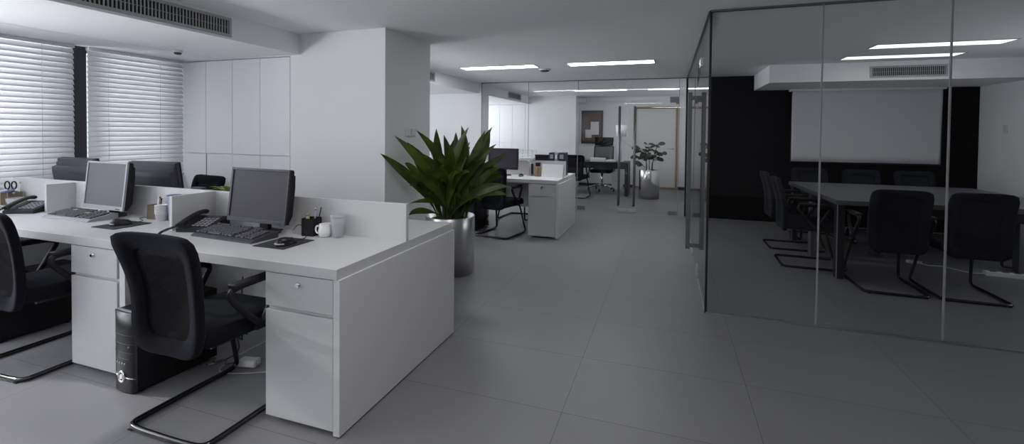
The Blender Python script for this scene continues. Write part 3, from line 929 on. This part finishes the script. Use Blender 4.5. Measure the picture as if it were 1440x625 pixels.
# ------------------------------------------------------------------ meeting table
t = thing('meeting_table', 'large dark meeting table inside the smoked glass room', 'table', (2.46, 5.96, 0))
hx, hy = .95, .905
BOX(-hx, hx, -hy, hy, .705, .75, bev=.003).build('tabletop', TABLE, t)
BOX(-hx + .1, hx - .1, -hy + .15, hy - .15, .60, .7045).build('apron', TABLEDK, t)
for sx in (-1, 1):
    for y0_ in (-hy + .03, -.03, hy - .13):
        x0_ = sx * (hx - .05)
        BOX(x0_ - .03, x0_ + .03, y0_, y0_ + .10, 0, .7045, bev=.003).build('leg', TABLEDK if y0_ != -.03 else DULLMETAL, t)
        BOX(x0_ + sx * .0305 - .004, x0_ + sx * .0305 + .004, y0_ - .003, y0_ + .008, 0, .7045).build('edge_strip', ALU, t)

# ------------------------------------------------------------------ projection screen
t = thing('projection_screen', 'white pull-down projection screen on the black wall', 'projection screen', (2.685, 7.96, 0))
s = MB()
def fn(u, v):
    x = (u - .5) * 1.83
    return Vector((x, .010 * math.sin(x * 3.1) * (1 - v) + .006 * math.sin(x * 9 + 2 * v), .965 + v * 1.09))
s.grid(fn, 60, 10, thick=lambda u, v: Vector((0, .002, 0)))
s.build('fabric', CANVAS, t)
MB().cyl((0, .004, .957), .012, 1.84, 16, 'X').build('weight_bar', BLACK, t)
e = MB()
for sx in (-1, 1): e.box(sx * .917 - .004, sx * .917 + .004, -.001, .006, .965, 2.05)
e.build('black_border', BLACK, t)
BOX(-.95, .95, -.035, .06, 2.02, 2.051, bev=.006).build('roller_case', WHITEPL, t)

# ------------------------------------------------------------------ meeting room glass
def pane(name, label, x0, x1, y0, y1, m, z0=.012, z1=CZ - .012):
    pass
t = thing('glass_partition', 'smoked glass partition with three tall panes before the meeting table', 'glass wall', (XG, YG, 0))
xs = (.012, .724, 1.443, 2.17, 2.90, 3.755)
for a, b in zip(xs, xs[1:]):
    BOX(a + .004, b - .004, -.006, .006, .012, CZ - .014).build('glass_pane', GFRONT, t)
for x in xs[1:-1]:
    BOX(x - .0045, x + .0045, -.0065, .0065, .012, CZ - .014).build('joint', SILICONE, t)
BOX(.0, 3.755, -.011, .011, 0, .010).build('floor_channel', ALU, t)
BOX(.0, 3.755, -.016, .016, CZ - .014, CZ - .0005).build('ceiling_channel', DULLMETAL, t)
BOX(-.007, .010, -.010, .007, 0.0, CZ - .0005).build('corner_strip', BLACKSIL, t)
# etched maker's mark low on the second pane
k = MB()
for i, (dx, dz, w_, h_) in enumerate(((0, .012, .010, .012), (-.006, 0, .012, .006), (.014, 0, .013, .010), (.030, .002, .012, .012))):
    k.box(dx, dx + w_, -.0075, -.0065, .035 + dz, .035 + dz + h_ * .4); k.box(dx, dx + .004, -.0075, -.0065, .035 + dz, .035 + dz + h_)
k.xf(Matrix.Translation((.775, 0, 0))).build('etched_mark', TINY, t)

t = thing('glass_partition', 'clear side glass between corridor and meeting room, edge on to view', 'glass wall', (XG, YG, 0))
for a, b in ((.012, .86), (1.82, 2.9), (2.9, 4.29)):
    BOX(-.006, .006, a + .004, b - .004, .012, CZ - .014).build('glass_pane', GSIDE, t)
BOX(-.006, .006, .868, 1.812, 2.075, CZ - .014).build('transom_pane', GSIDE, t)
BOX(-.010, .010, .012, .86, 0, .010).build('floor_channel', ALU, t)
BOX(-.010, .010, 1.82, 4.285, 0, .010).build('floor_channel', ALU, t)
BOX(-.016, .016, .012, 4.285, CZ - .014, CZ - .0005).build('ceiling_channel', DULLMETAL, t)

t = thing('glass_door', 'frameless side glass door with tall steel pull bars', 'glass door', (XG, YG + .868, 0))
BOX(-.006, .006, 0, .944, .012, 2.068).build('glass_leaf', GSIDE, t)
for sx in (-1, 1):
    h = BOX(sx * .075 - .022, sx * .075 + .022, .60, .618, .13, 1.80, bev=.004).build('pull_bar', BARSTEEL, t)
b = MB()
for z in (.17, 1.74):
    b.box(-.075, .075, .598, .622, z - .02, z + .02, bev=.003)
b.build('bar_bracket', BARSTEEL, t)
for z0_, z1_ in ((.012, .10), (1.99, 2.068)):
    BOX(-.016, .016, .0, .16, z0_, z1_, bev=.003).build('patch_fitting', ALU, t)
k = MB().tube([(.0, .60, 1.825), (-.015, .36, 1.99)], .006, 8).tube([(-.015, .36, 1.97), (-.012, .33, 2.06)], .007, 8)
k.build('closer_arm', BARSTEEL, t)

# ------------------------------------------------------------------ back glass screen with double door
t = thing('glass_partition', 'clear fixed glass panes behind the far white desk, left of the double door', 'glass wall', (0, YB - .02, 0))
XL, XD0, XD1 = -3.347, -1.505, .16
for a, b in ((XL + .006, -2.42), (-2.42, XD0)):
    BOX(a + .003, b - .005, -.006, .006, .012, CZ - .014).build('glass_pane', GCLEAR, t)
for x in (-2.42, XD0 - .005):
    BOX(x - .004, x + .004, -.0065, .0065, .012, CZ - .014).build('joint', SILICONE, t)
BOX(XL, XD0, -.010, .010, 0, .010).build('floor_channel', ALU, t)
BOX(XL, XD0, -.014, .014, CZ - .014, CZ - .0005).build('ceiling_channel', DULLMETAL, t)
BOX(XL - .001, XL + .008, -.010, .010, 0, CZ - .015).build('edge_strip', DULLMETAL, t)
t = thing('glass_transom', 'clear glass transom above the back double door', 'glass panel', (0, YB - .02, 1.98))
BOX(XD0 + .003, XD1 - .003, -.006, .006, -.001, CZ - 1.994).build('glass_pane', GCLEAR, t)
BOX(XD0, XD1, -.014, .014, CZ - 1.994, CZ - 1.9805).build('ceiling_channel', DULLMETAL, t)
t = thing('glass_partition', 'narrow glass strip with black corner post right of the double door', 'glass wall', (0, YB - .02, 0))
BOX(XD1 + .008, .266, -.006, .006, .012, CZ - .014).build('glass_pane', GCLEAR, t)
BOX(XD1, XD1 + .008, -.0065, .0065, .012, CZ - .014).build('joint', SILICONE, t)
BOX(XD1, .267, -.014, .014, CZ - .014, CZ - .0005).build('ceiling_channel', DULLMETAL, t)
BOX(.268, .286, -.016, .016, 0, CZ - .0005).build('corner_strip', BLACKSIL, t)
def leaf(label, x0, x1, hx_, hinge):
    t = thing('glass_door', label, 'glass door', ((x0 + x1) / 2, YB - .02, 0), 0, 'leaves of the back glass double door')
    c = (x0 + x1) / 2
    BOX(x0 - c + .004, x1 - c - .004, -.006, .006, .012, 1.918).build('glass_leaf', GCLEAR, t)
    for sy in (-1, 1):
        h = MB().tube([(hx_ - c, sy * .055, .12), (hx_ - c, sy * .055, 1.82)], .016, 14)
        for z in (.30, 1.62): h.cyl((hx_ - c, sy * .030, z), .009, .055, 12, 'Y')
        h.build('pull_bar', DULLMETAL, t)
    s0, s1 = (x0 - c + .004, x0 - c + .14) if hinge < 0 else (x1 - c - .14, x1 - c - .004)
    BOX(s0, s1, -.014, .014, .012, .075, bev=.002).build('floor_patch', DULLMETAL, t)
    k = MB().box(s0, s1, -.014, .014, 1.875, 1.918, bev=.002)
    k.box(s0, s1, -.014, .014, 1.921, 1.972, bev=.002)
    if hinge > 0: k.box(s1 - .04, s1 + .003, -.0142, .0142, 1.85, 1.972, bev=.002)
    k.build('top_patch', DULLMETAL, t)
    s0, s1 = (x1 - c - .14, x1 - c - .004) if hinge < 0 else (x0 - c + .004, x0 - c + .17)
    BOX(s0, s1, -.012, .012, .012, .07, bev=.002).build('lock_patch', ALU, t)
    return t
leaf('left leaf of the back glass double door, before the dark desk', XD0, -.665, -.79, -1)
leaf('right leaf of the back glass double door, before the steel planter', -.661, XD1, -.537, 1)

# ------------------------------------------------------------------ switches
def plate(label, x, y, z, ax, w=.085, h=.085, grp=None):
    t = thing('wall_switch', label, 'switch', (x, y, z), {'X': 90, '-X': -90, 'Y': 0}[ax], grp)
    BOX(-w / 2, w / 2, -.010, 0, -h / 2, h / 2, bev=.003).build('plate', WHITEPL, t)
    BOX(-w * .38, -.002, -.013, -.009, -h * .36, h * .36, bev=.002).build('rocker', CERAM, t)
    BOX(.002, w * .38, -.013, -.009, -h * .36, h * .36, bev=.002).build('rocker', CERAM, t)
plate('light switch on the white column, nearer the window corner', -2.42, 3.935, 1.345, 'X')
plate('light switch on the white column, the one deeper in the room', -2.42, 4.03, 1.345, 'X')
plate('small white switch on the wall at the right picture edge', XR, 7.52, 1.46, '-X', .08, .11)

# ------------------------------------------------------------------ floor clutter
def cable(label, pts, r, m, sm=3, cat='cable'):
    return tag(MB().tube(pts, r, 6, smooth=sm).build('power_cable', m), label, cat, 'loose cables')
g = thing('power_adapter', 'white plug adapter on the floor under the near desk', 'adapter', (-2.255, 1.985, 0), 12)
MB().box(-.055, .055, -.03, .03, 0, .04, bev=.01, seg=3).build('body', WHITEPL, g)
MB().cyl((.0555, 0, .02), .008, .012, 12, 'X').build('cord_grip', WHITEPL, g)
cable('white cable curling forward past the plug adapter', [(-2.32, 2.02, .006), (-2.40, 1.93, .006), (-2.33, 1.85, .006), (-2.15, 1.92, .006), (-2.0, 2.02, .006), (-1.86, 2.08, .006)], .0035, PALEC)
cable('pale double cable looping over the plug adapter', [(-2.47, 1.90, .006), (-2.38, 2.0, .02), (-2.30, 2.09, .07), (-2.2, 2.12, .12), (-2.05, 2.12, .10), (-1.8, 2.12, .08)], .004, PALEC)
cable('yellow cable lying behind the plug adapter', [(-2.1, 2.11, .05), (-1.98, 2.09, .06), (-1.85, 2.09, .055)], .009, YELLOWP)
cable('grey cable hanging from the desk behind the front chair', [(-2.46, 2.12, .45), (-2.45, 2.1, .25), (-2.42, 2.04, .12), (-2.36, 2.02, .05), (-2.42, 1.95, .01), (-2.48, 1.90, .006)], .005, GREYPL)
pts = [(-2.42 + .06 * math.cos(a * .7) + .01 * math.sin(a * 2.1), 2.06 + .02 * math.sin(a * 1.3), .13 + .07 * math.sin(a * .7) + .004 * a) for a in range(30)]
cable('coil of dark cables hanging beside the computer tower', pts, .0045, BLACK, 1)
pts = [(-2.50 + .03 * i, 1.93 + .03 * math.sin(i * 2.2), .012 + .02 * abs(math.sin(i * 1.7))) for i in range(9)]
cable('short grey cable on the floor beside the chair tube', pts, .004, GREYPL, 2)
cable('black cables lying behind the phone and the large monitor', [(-2.60, 2.10, DT + .006), (-2.52, 2.13, DT + .01), (-2.44, 2.08, DT + .006), (-2.36, 2.13, DT + .008), (-2.27, 2.14, DT + .01), (-2.18, 2.15, DT + .006)], .0045, BLACK)
cable('thin mouse cable dropping in a curve right of the large monitor', [(-1.90, 1.94, DT + .010), (-1.885, 1.975, DT + .010), (-1.88, 2.03, DT + .012), (-1.96, 2.09, DT + .05), (-2.03, 2.12, DT + .06), (-2.10, 2.15, DT + .01)], .0022, BLACK)
cable('thin mouse cable lying on the desk behind the left mouse pad', [(-3.20, 1.97, DT + .008), (-3.22, 2.05, DT + .006), (-3.33, 2.08, DT + .004), (-3.36, 2.12, DT + .004), (-3.30, 2.15, DT + .004)], .002, BLACK)
cable('thin pale cable wandering over the desk at the left picture edge', [(-4.97, 2.02, DT + .003), (-4.80, 2.03, DT + .003), (-4.66, 2.0, DT + .003), (-4.5, 2.03, DT + .003), (-4.4, 2.09, DT + .003)], .002, GREYPL)
g = thing('power_strip', 'white power strip on the floor under the meeting table', 'power strip', (3.16, 5.72, 0), -6)
BOX(-.20, .20, -.03, .03, 0, .045, bev=.006).build('body', WHITEPL, g)
o = MB()
for i in range(4): o.box(-.16 + i * .09, -.11 + i * .09, -.015, .015, .0445, .047)
o.build('socket', BLACK, g)
pts = [(2.96, 5.72, .02), (2.85, 5.74, .008), (2.74, 5.95, .006), (2.60, 5.92, .006)] + [(2.50 + .07 * math.cos(a * .8), 5.98 + .05 * math.sin(a * .8), .006 + .002 * a) for a in range(16)]
cable('white coiled cable on the floor under the meeting table', pts, .0045, WHITEPL, 2)
pts = [(2.24 + .08 * math.cos(a * 1.1) * (1 - a * .01), 6.22 + .07 * math.sin(a * 1.1), .006 + .003 * a) for a in range(26)]
cable('dark tangled cable on the floor between the front meeting chairs', pts, .006, GREYPL, 1)

# far desk clutter
pts = [(-2.42 + .05 * math.cos(a * 1.3), 5.98 + .05 * math.sin(a * .9), .05 + .05 * math.sin(a * 1.1) + .004 * a) for a in range(26)]
cable('dark cable tangle under the far desk beside the chair tubes', pts, .005, BLACK, 1)
g = thing('letter_tray', 'clear two level letter tray on the far desk behind the screen', 'letter tray', (-1.945, 6.42, DT))
f = MB()
for z in (.12, .21, .28): f.box(-.105, .105, -.11, .11, z, z + .003)
f.build('tray', FROST, g)
f = MB()
for x in (-.105, .105):
    for y in (-.11, .11): f.box(x - .003, x + .003, y - .003, y + .003, 0, .355)
f.box(-.105, .105, -.113, -.109, .35, .355)
f.build('post', ALU, g)
BOX(-.09, .09, -.09, .09, .2135, .238).build('paper_pile', PAPER, g)
for i, (x, w_, lb, m_) in enumerate(((-1.553, .080, 'dark navy ring binder, left of the pair on the far desk', NAVY), (-1.488, .042, 'grey ring binder between two navy ones on the far desk', SILVERPL), (-1.41, .090, 'dark navy ring binder at the end of the far desk row', NAVY))):
    g = thing('ring_binder', lb, 'binder', (x, 6.42, DT), 0, 'ring binders on the far desk')
    BOX(-w_ / 2, w_ / 2, -.11, .11, 0, .325, bev=.004).build('cover', m_, g)
    BOX(-w_ / 2 + .004, w_ / 2 - .004, .105, .112, .01, .32).build('page_block', PAPER, g)
    BOX(-w_ * .3, w_ * .3, -.112, -.1095, .24, .30).build('spine_label', PAPER if i == 1 else SILVERPL, g)
g = thing('glass_jar', 'amber jar with black lid on the far desk', 'jar', (-1.70, 6.13, DT))
MB().lathe([(0, 0), (.042, 0), (.045, .006), (.045, .12), (.036, .14), (0, .14)]).build('body', BRASS, g)
MB().lathe([(0, .19), (.034, .19), (.037, .185), (.037, .1405), (0, .1405)]).build('lid', BLACK, g)
g = thing('stapler', 'black stapler standing upright beside the far desk divider', 'stapler', (-1.79, 6.15, DT))
BOX(-.012, .012, -.02, .02, .02, .17, bev=.005).build('arm', BLACK, g)
BOX(-.018, .018, -.025, .025, 0, .022, bev=.005).build('base', SILVERPL, g)
g = thing('folded_card', 'white folded card standing on the far desk', 'card', (-1.465, 6.03, DT), -3)
MB().prism([(-.040, 0), (-.038, 0), (.001, .172), (.040, 0), (.042, 0), (.002, .18), (0, .18)], 'X', -.148, .148).build('panel', PAPER, g)

# ------------------------------------------------------------------ planters
def planter_body(t, r, h, m):
    MB().lathe([(0, 0), (r, 0), (r, h - .004), (r - .003, h), (r - .010, h), (r - .012, h - .05), (0, h - .05)], seg=72).build('pot', m, t)
    MB().lathe([(0, h - .042), (r * .5, h - .038), (r - .0135, h - .047)], seg=40).build('soil', SOIL, t)
PX, PY, PH = -1.995, 4.02, .545
t = thing('potted_plant', 'tall leafy dracaena in a brushed steel planter beside the white desk', 'plant', (PX, PY, 0))
planter_body(t, .238, PH, STEEL)

TIPS = [(-0.419, -0.550, 1.157), (-0.372, -0.400, 1.314), (-0.366, -0.200, 1.253), (-0.207, -0.300, 1.368), (-0.396, -0.100, 1.216),
(-0.078, -0.150, 1.384), (-0.128, 0.100, 1.323), (-0.044, 0.200, 1.352), (0.064, 0.100, 1.418), (0.279, -0.200, 1.402), (0.114, 0.200, 1.254),
(0.298, 0.150, 1.373), (0.353, 0.200, 1.409), (0.288, 0.300, 1.370), (0.473, 0.000, 1.246), (0.566, 0.100, 1.163), (0.596, -0.200, 1.041),
(0.583, -0.100, 0.956), (0.522, -0.250, 1.061), (0.690, -0.250, 0.880), (0.702, -0.300, 0.812), (-0.197, -0.450, 0.967), (-0.187, -0.450, 0.872),
(-0.197, -0.420, 0.708), (-0.167, -0.480, 0.611), (0.239, -0.300, 0.985), (-0.005, -0.250, 1.161), (0.450, -0.300, 0.755), (0.436, -0.200, 0.901),
(-0.151, -0.200, 1.089), (0.10, -.32, 1.05), (0.16, -.25, 1.17), (0.05, -.36, .92), (-.07, -.36, .98), (.26, -.12, 1.22), (.34, -.30, 1.0), (.33, .05, 1.15),
(-.28, .15, 1.0), (-.1, .4, 1.15), (.15, .45, 1.05), (.4, .35, .95), (.5, .2, .82), (-.25, -.1, .95), (.2, -.38, .80), (-.02, -.40, .80), (.0, .1, 1.3), (.18, -.05, 1.32), (.22, -.2, 1.1), (-.22, -.3, 1.18), (-.30, -.34, 1.06), (.40, -.1, 1.12), (.12, -.30, 1.26), (-.10, -.28, 1.24), (.02, -.33, 1.10), (.30, -.28, 1.14), (-.15, -.38, .86), (.50, .05, 1.02), (.10, -.40, .92), (.36, -.34, .88)]
rng = random.Random(3)
fl = MB(); st = MB()
cents = [(-.05, -.02), (.06, -.03), (0, .06), (.10, .05), (-.02, -.08)]
for i, (x, y, z) in enumerate(TIPS):
    cx, cy = cents[i % 5]
    bz = PH - .04 + rng.uniform(0, .06)
    out = math.hypot(x, y); hgt = z - bz
    b = Vector((cx + x * .10, cy + y * .10, bz))
    tip = Vector((x, y, z))
    if z > 1.1:
        c1 = b + Vector((x * .12, y * .12, hgt * .40)); c2 = b + Vector((x * .50, y * .50, hgt * .74))
    else:
        c1 = b + Vector((x * .25, y * .25, hgt * .55 + .04)); c2 = b + Vector((x * .62, y * .62, hgt * .92 + .05))
    L = (tip - b).length
    blade(fl, [b, c1, c2, tip], min(.092, .042 + .064 * L), fold=rng.uniform(.18, .38), n=14,
          prof=lambda s: max(.16, math.sin(math.pi * max(0, (s - .12) / .88) ** 1.15) ** .9 if s > .12 else .16) if s < .99 else .01,
          up=Vector((rng.uniform(-.7, .7) + .25, -1, rng.uniform(-.1, 1.0))).normalized())
fl.build('foliage', LEAF, t)
for cx, cy in cents:
    st.tube([(cx, cy, PH - .06), (cx * 1.1, cy * 1.1, PH + .02), (cx * 1.2, cy * 1.2, PH + .12)], .014, 8)
st.build('stem', STEM, t)

QX, QY, QH = -.362, 10.02, .60
t = thing('potted_plant', 'rubber plant with rounded dark leaves in a polished planter behind the glass door', 'plant', (QX, QY, 0))
planter_body(t, .205, QH, POLISH)
fl = MB(); st = MB()
for (bx, by, tx, ty, tz) in ((-.05, 0, -.17, -.05, 1.02), (0, -.02, -.02, -.05, 1.10), (.06, .02, .14, 0, 1.12), (.05, -.05, .22, -.08, .95), (-.06, .04, -.08, .1, .98)):
    P = [Vector((bx, by, QH - .04)), Vector((bx * 1.1, by, QH + .2)), Vector((tx * .9, ty, (QH + tz) / 2 + .1)), Vector((tx, ty, tz))]
    st.tube(P, .008, 7, smooth=2)
    for k in range(8):
        f_ = .42 + .58 * k / 7
        p = P[1].lerp(P[2], min(1, f_ * 1.6 - .5)) if f_ < .8 else P[2].lerp(P[3], (f_ - .6) / .4)
        an = k * 2.4 + bx * 30
        d = Vector((math.cos(an), math.sin(an), rng.uniform(-.25, .45)))
        ln = rng.uniform(.13, .19)
        blade(fl, up=Vector((rng.uniform(-.8, .8), rng.uniform(-1.2, -.2), .9)).normalized(), path=[p, p + d * ln * .3 + Vector((0, 0, .03)), p + d * ln * .7 + Vector((0, 0, .02)), p + d * ln], wmax=.105, fold=.12, n=8,
              prof=lambda s: max(.08, math.sin(math.pi * max(0, (s - .12) / .88)) ** .6) if .12 < s < .99 else .08)
for (x, z) in ((-.33, .98), (-.38, .86), (-.30, .74), (-.36, 1.06), (-.24, .70), (.28, .82), (.26, .93)):
    b = Vector((x * .3, -.03, z - .06 if z > .75 else QH + .04))
    blade(fl, up=Vector((.2, -1, .7)).normalized(), path=[b, Vector((x * .6, -.05, z + .03)), Vector((x * .85, -.06, z + .02)), Vector((x, -.07, z - .03))], wmax=.10, fold=.12, n=8,
          prof=lambda s: max(.08, math.sin(math.pi * max(0, (s - .3) / .7)) ** .6) if .3 < s < .99 else .08)
fl.build('foliage', LEAF2, t)
st.build('stem', STEM, t)

# ------------------------------------------------------------------ back office
t = thing('executive_desk', 'dark desk in the back office with slab legs', 'desk', (-1.60, 10.45, 0))
BOX(-.80, .80, -.36, .36, .695, .73, bev=.003).build('desktop', TABLEDK, t)
BOX(-.79, .79, -.30, -.28, .585, .6945).build('apron', TABLEDK, t)
for sx in (-1, 1):
    BOX(sx * .76 - .035, sx * .76 + .035, -.34, .34, 0, .6945, bev=.003).build('slab_leg', BLACK, t)
t = thing('executive_chair', 'high backed swivel chair on a chrome star base behind the dark desk', 'chair', (-1.47, 10.98, 0), 178)
s = MB()
def ex(z0, z1, w0, w1, y0, y1, th):
    def fn(u, v):
        a = 2 * u - 1
        return Vector((a * (w0 + (w1 - w0) * v), y0 + (y1 - y0) * v + .04 * (1 - a * a) * -1, z0 + (z1 - z0) * v))
    return fn
s.grid(ex(1.06, 1.26, .215, .225, -.24, -.27, 0), 12, 4, thick=lambda u, v: Vector((0, .05, 0)))
s.build('headrest', FABRIC, t)
s = MB(); s.grid(ex(.56, 1.04, .21, .215, -.18, -.24, 0), 12, 10, thick=lambda u, v: Vector((0, .004, 0)))
s.build('back_net', mesh_fabric('grey_chair_net', (.10, .10, .105), .40), t)
s = MB()
s.tube([(-.22, -.18, .50), (-.225, -.19, .7), (-.225, -.24, 1.04), (0, -.27, 1.05), (.225, -.24, 1.04), (.225, -.19, .7), (.22, -.18, .50), (0, -.22, .49)], .014, 8, closed=True)
s.build('back_frame', BLACK, t)
BOX(-.25, .25, -.22, .27, .43, .51, bev=.035, seg=4).build('seat', FABRIC, t)
BOX(-.13, .13, -.29, -.25, .72, .80, bev=.02).build('lumbar_bar', SILVERPL, t)
MB().cyl((0, 0, .27), .028, .32, 16).build('gas_column', CHROME, t)
s = MB(); cst = []
for k in range(5):
    a = k * 2 * math.pi / 5 + .3
    c, n_ = math.cos(a), math.sin(a)
    s.tube([(c * .02, n_ * .02, .13), (c * .18, n_ * .18, .11), (c * .31, n_ * .31, .075)], .022, 8, rr=lambda q: .026 - .012 * q)
    cst.append((c * .31, n_ * .31))
s.build('star_base', CHROME, t)
for x, y in cst:
    MB().cyl((x, y, .03), .03, .035, 16, 'X').cyl((x, y, .062), .008, .03, 8).build('caster', BLACK, t)
for sx in (-1, 1):
    MB().tube([(sx * .26, .0, .46), (sx * .30, .0, .48), (sx * .30, .02, .66), (sx * .30, .12, .68)], .015, 8, smooth=2).box(sx * .30 - .03, sx * .30 + .03, -.10, .16, .675, .70, bev=.01).build('armrest', CHROME, t)
t = thing('desk_lamp', 'white shaded desk lamp on the right end of the dark desk', 'lamp', (-.99, 10.50, .7305))
MB().lathe([(0, 0), (.07, 0), (.07, .012), (.02, .022), (0, .022)]).build('base', WHITEPL, t)
MB().tube([(0, 0, .015), (0, 0, .56)], .009, 10).tube([(0, 0, .50), (.10, -.02, .42), (.22, -.05, .33)], .006, 8).build('stem', ALU, t)
MB().lathe([(.105, .56), (.107, .561), (.125, .81), (.123, .81), (.105, .563)]).build('lamp_shade', PAPER, t)
g = thing('paper_box', 'white box of papers on the dark desk before the high chair', 'box', (-1.47, 10.28, .7305), 0)
BOX(-.16, .16, -.10, .10, 0, .075, bev=.004).build('body', PAPER, g)
BOX(-.15, .15, -.09, .09, .0755, .081).build('top_sheet', CERAM, g)
g = thing('file_tray', 'flat pale file tray near the lamp on the dark desk', 'tray', (-1.185, 10.27, .7305), -2)
BOX(-.10, .10, -.12, .12, 0, .03, bev=.004).build('body', WHITEPL, g)
BOX(-.09, .09, -.11, .11, .0305, .04).build('sheet', PAPER, g)
g = thing('filing_cabinet', 'pale low cabinet below the lamp beyond the dark desk', 'cabinet', (-1.165, 11.55, 0))
BOX(-.12, .12, -.22, .22, 0, .52, bev=.003).build('carcass', WHITEPL, g)
for i in range(2):
    d = BOX(-.115, .115, -.238, -.2205, .02 + i * .25, .26 + i * .25, bev=.003).build('drawer', WHITEPL, g)
    BOX(-.04, .04, -.250, -.2385, .19 + i * .25, .205 + i * .25, bev=.002).build('handle', ALU, d)
# notice board
t = thing('notice_board', 'dark framed cork notice board on the back office wall', 'notice board', (-1.855, 11.85, 1.515))
f = MB(); w_, h_ = .275, .425
f.box(-w_, w_, -.03, 0, h_ - .05, h_, bev=.003).box(-w_, w_, -.03, 0, -h_, -h_ + .05, bev=.003)
f.box(-w_, -w_ + .05, -.03, 0, -h_ + .05, h_ - .05).box(w_ - .05, w_, -.03, 0, -h_ + .05, h_ - .05)
f.build('frame', FRAMEDK, t)
BOX(-w_ + .05, w_ - .05, -.015, -.002, -h_ + .05, h_ - .05).build('cork_panel', CORK, t)
for i, (x, z, a, b, lb) in enumerate(((-.09, -.17, .11, .14, 'pale sheet pinned lower down on the cork notice board'), (.07, -.03, .14, .22, 'larger white sheet pinned on the right of the cork notice board'))):
    g = thing('pinned_paper', lb, 'paper', (-1.855 + x, 11.832 - .004 * i, 1.515 + z), 0)
    BOX(-a * .75, a * .75, -.0015, 0, -b * .75, b * .75).build('sheet', PAPER, g)
    MB().cyl((0, -.004, b * .68), .007, .006, 12, 'Y').build('pin', BLUE, g)
# wooden framed white door
d = MB()
d.box(-.80, -.755, 11.80, 11.88, 0, 2.02, bev=.003).box(.175, .22, 11.80, 11.88, 0, 2.02, bev=.003).box(-.755, .175, 11.80, 11.88, 1.975, 2.02, bev=.003).box(-.755, .175, 11.80, 11.88, 0, .05, bev=.002)
dr = struct('door_1', d, WOOD)
BOX(-.754, .174, 11.825, 11.865, .051, 1.974, bev=.002).build('door_leaf', mat('white_satin_door', (.76, .76, .75), .5, spec=.3, var=.01), dr)
MB().cyl((.12, 11.80, 1.0), .02, .03, 16, 'Y').tube([(.12, 11.79, 1.0), (.02, 11.785, 1.0)], .008, 8).build('door_handle', ALU, dr)
struct('baseboard_back', MB().box(-2.18, -.81, 11.835, 11.85, 0, .07).box(.23, XE, 11.835, 11.85, 0, .07), FRAMEDK)

# ------------------------------------------------------------------ daylight, room light and added fill
def area(name, loc, rot, sx, sy, P, col=(1, 1, 1)):
    l = bpy.data.lights.new(name, 'AREA'); l.shape = 'RECTANGLE'; l.size = sx; l.size_y = sy; l.energy = P; l.color = col
    o = link(bpy.data.objects.new(name, l)); o.location = loc; o.rotation_euler = rot
    return o
DAY = (.985, .99, 1.0)
RX = (0, R(-90), 0)         # faces +x
K = 1.0
area('sky_window_near', (-5.6, 2.35, 1.55), RX, 1.5, 2.6, 9, DAY)
area('sky_window_side', (-5.35, .05, 1.5), RX, 1.25, 2.2, 56, DAY)
area('sky_window_bay', (-5.35, 5.0, 1.5), RX, 1.25, 1.0, 32, DAY)
area('sky_window_office', (-5.35, 9.8, 1.5), RX, 1.25, 2.8, 42, DAY)
area('meeting_fill', (4.6, 5.05, 1.45), (0, R(90), 0), 1.0, 1.8, 9, DAY)  # added fill for the meeting room, behind an invented window opening
area('upward_fill_far', (-16, 9.0, -1.6), (0, R(-100), 0), 6, 16, 700, DAY)  # added distant lamp aimed slightly upward to brighten the ceiling
# added fill lamp outside, throwing light up through the windows onto the ceiling
area('upward_fill_side', (-6.6, -1.0, .1), (0, R(-130), 0), 1.6, 5.0, 610, DAY)
def bounce_spot(loc, tgt, P, ang):  # added spots: floor behind the camera bounces their light to the ceiling
    l = bpy.data.lights.new('bounce_spot', 'SPOT'); l.energy = P; l.spot_size = R(ang); l.spot_blend = .15; l.shadow_soft_size = .15
    l.color = (1.0, .98, .95)
    o = link(bpy.data.objects.new('bounce_spot', l)); o.location = loc
    o.rotation_euler = (Vector(tgt) - Vector(loc)).to_track_quat('-Z', 'Y').to_euler()
bounce_spot((-21, -2.5, 8.5), (-5, -1.1, 1.45), 4500, 17)
bounce_spot((-21, -2.5, 13.5), (-5, -1.1, 1.45), 13000, 15)
for x, y, p_ in ((-.74, 1.6, 11), (0.0, -.8, 20)):
    area('ceiling_fill', (x, y, CZ - .008), (0, 0, 0), 1.1, .24, p_)  # unseen ceiling lamps added as fill for right-facing sides
wd = bpy.data.worlds.new('World'); S.world = wd; wd.use_nodes = True
bg = wd.node_tree.nodes['Background']; bg.inputs['Color'].default_value = (.85, .92, 1.0, 1); bg.inputs['Strength'].default_value = 1.0

# ------------------------------------------------------------------ camera
Rm = ((0.9465861, 0.3222855, 0.0103354), (0.0165954, -0.016682, -0.9997231), (-0.3220239, 0.9464955, -0.0211394))
F, CY = 644.75494, 200.06541
cd = bpy.data.cameras.new('Camera'); cam = link(bpy.data.objects.new('Camera', cd))
rt, dn, fw = (Vector(r) for r in Rm)
m3 = Matrix((rt, -dn, -fw)).transposed()
cam.matrix_world = Matrix.Translation((0, 0, 1.355)) @ m3.to_4x4()
cd.sensor_fit = 'HORIZONTAL'; cd.sensor_width = 36; cd.lens = F / 1440 * 36
cd.shift_x = 0; cd.shift_y = -(312.5 - CY) / 1440
cd.clip_start = .05; cd.clip_end = 60
S.camera = cam
vs = S.view_settings
vs.view_transform = 'Standard'; vs.look = 'None'; vs.gamma = 1.0; vs.exposure = 0.25
vs.use_curve_mapping = False
S.cycles.use_denoising = True
S.cycles.max_bounces = 14; S.cycles.transparent_max_bounces = 24
S.cycles.diffuse_bounces = 6; S.cycles.glossy_bounces = 4
S.cycles.sample_clamp_indirect = 6
S.cycles.caustics_reflective = False; S.cycles.caustics_refractive = False
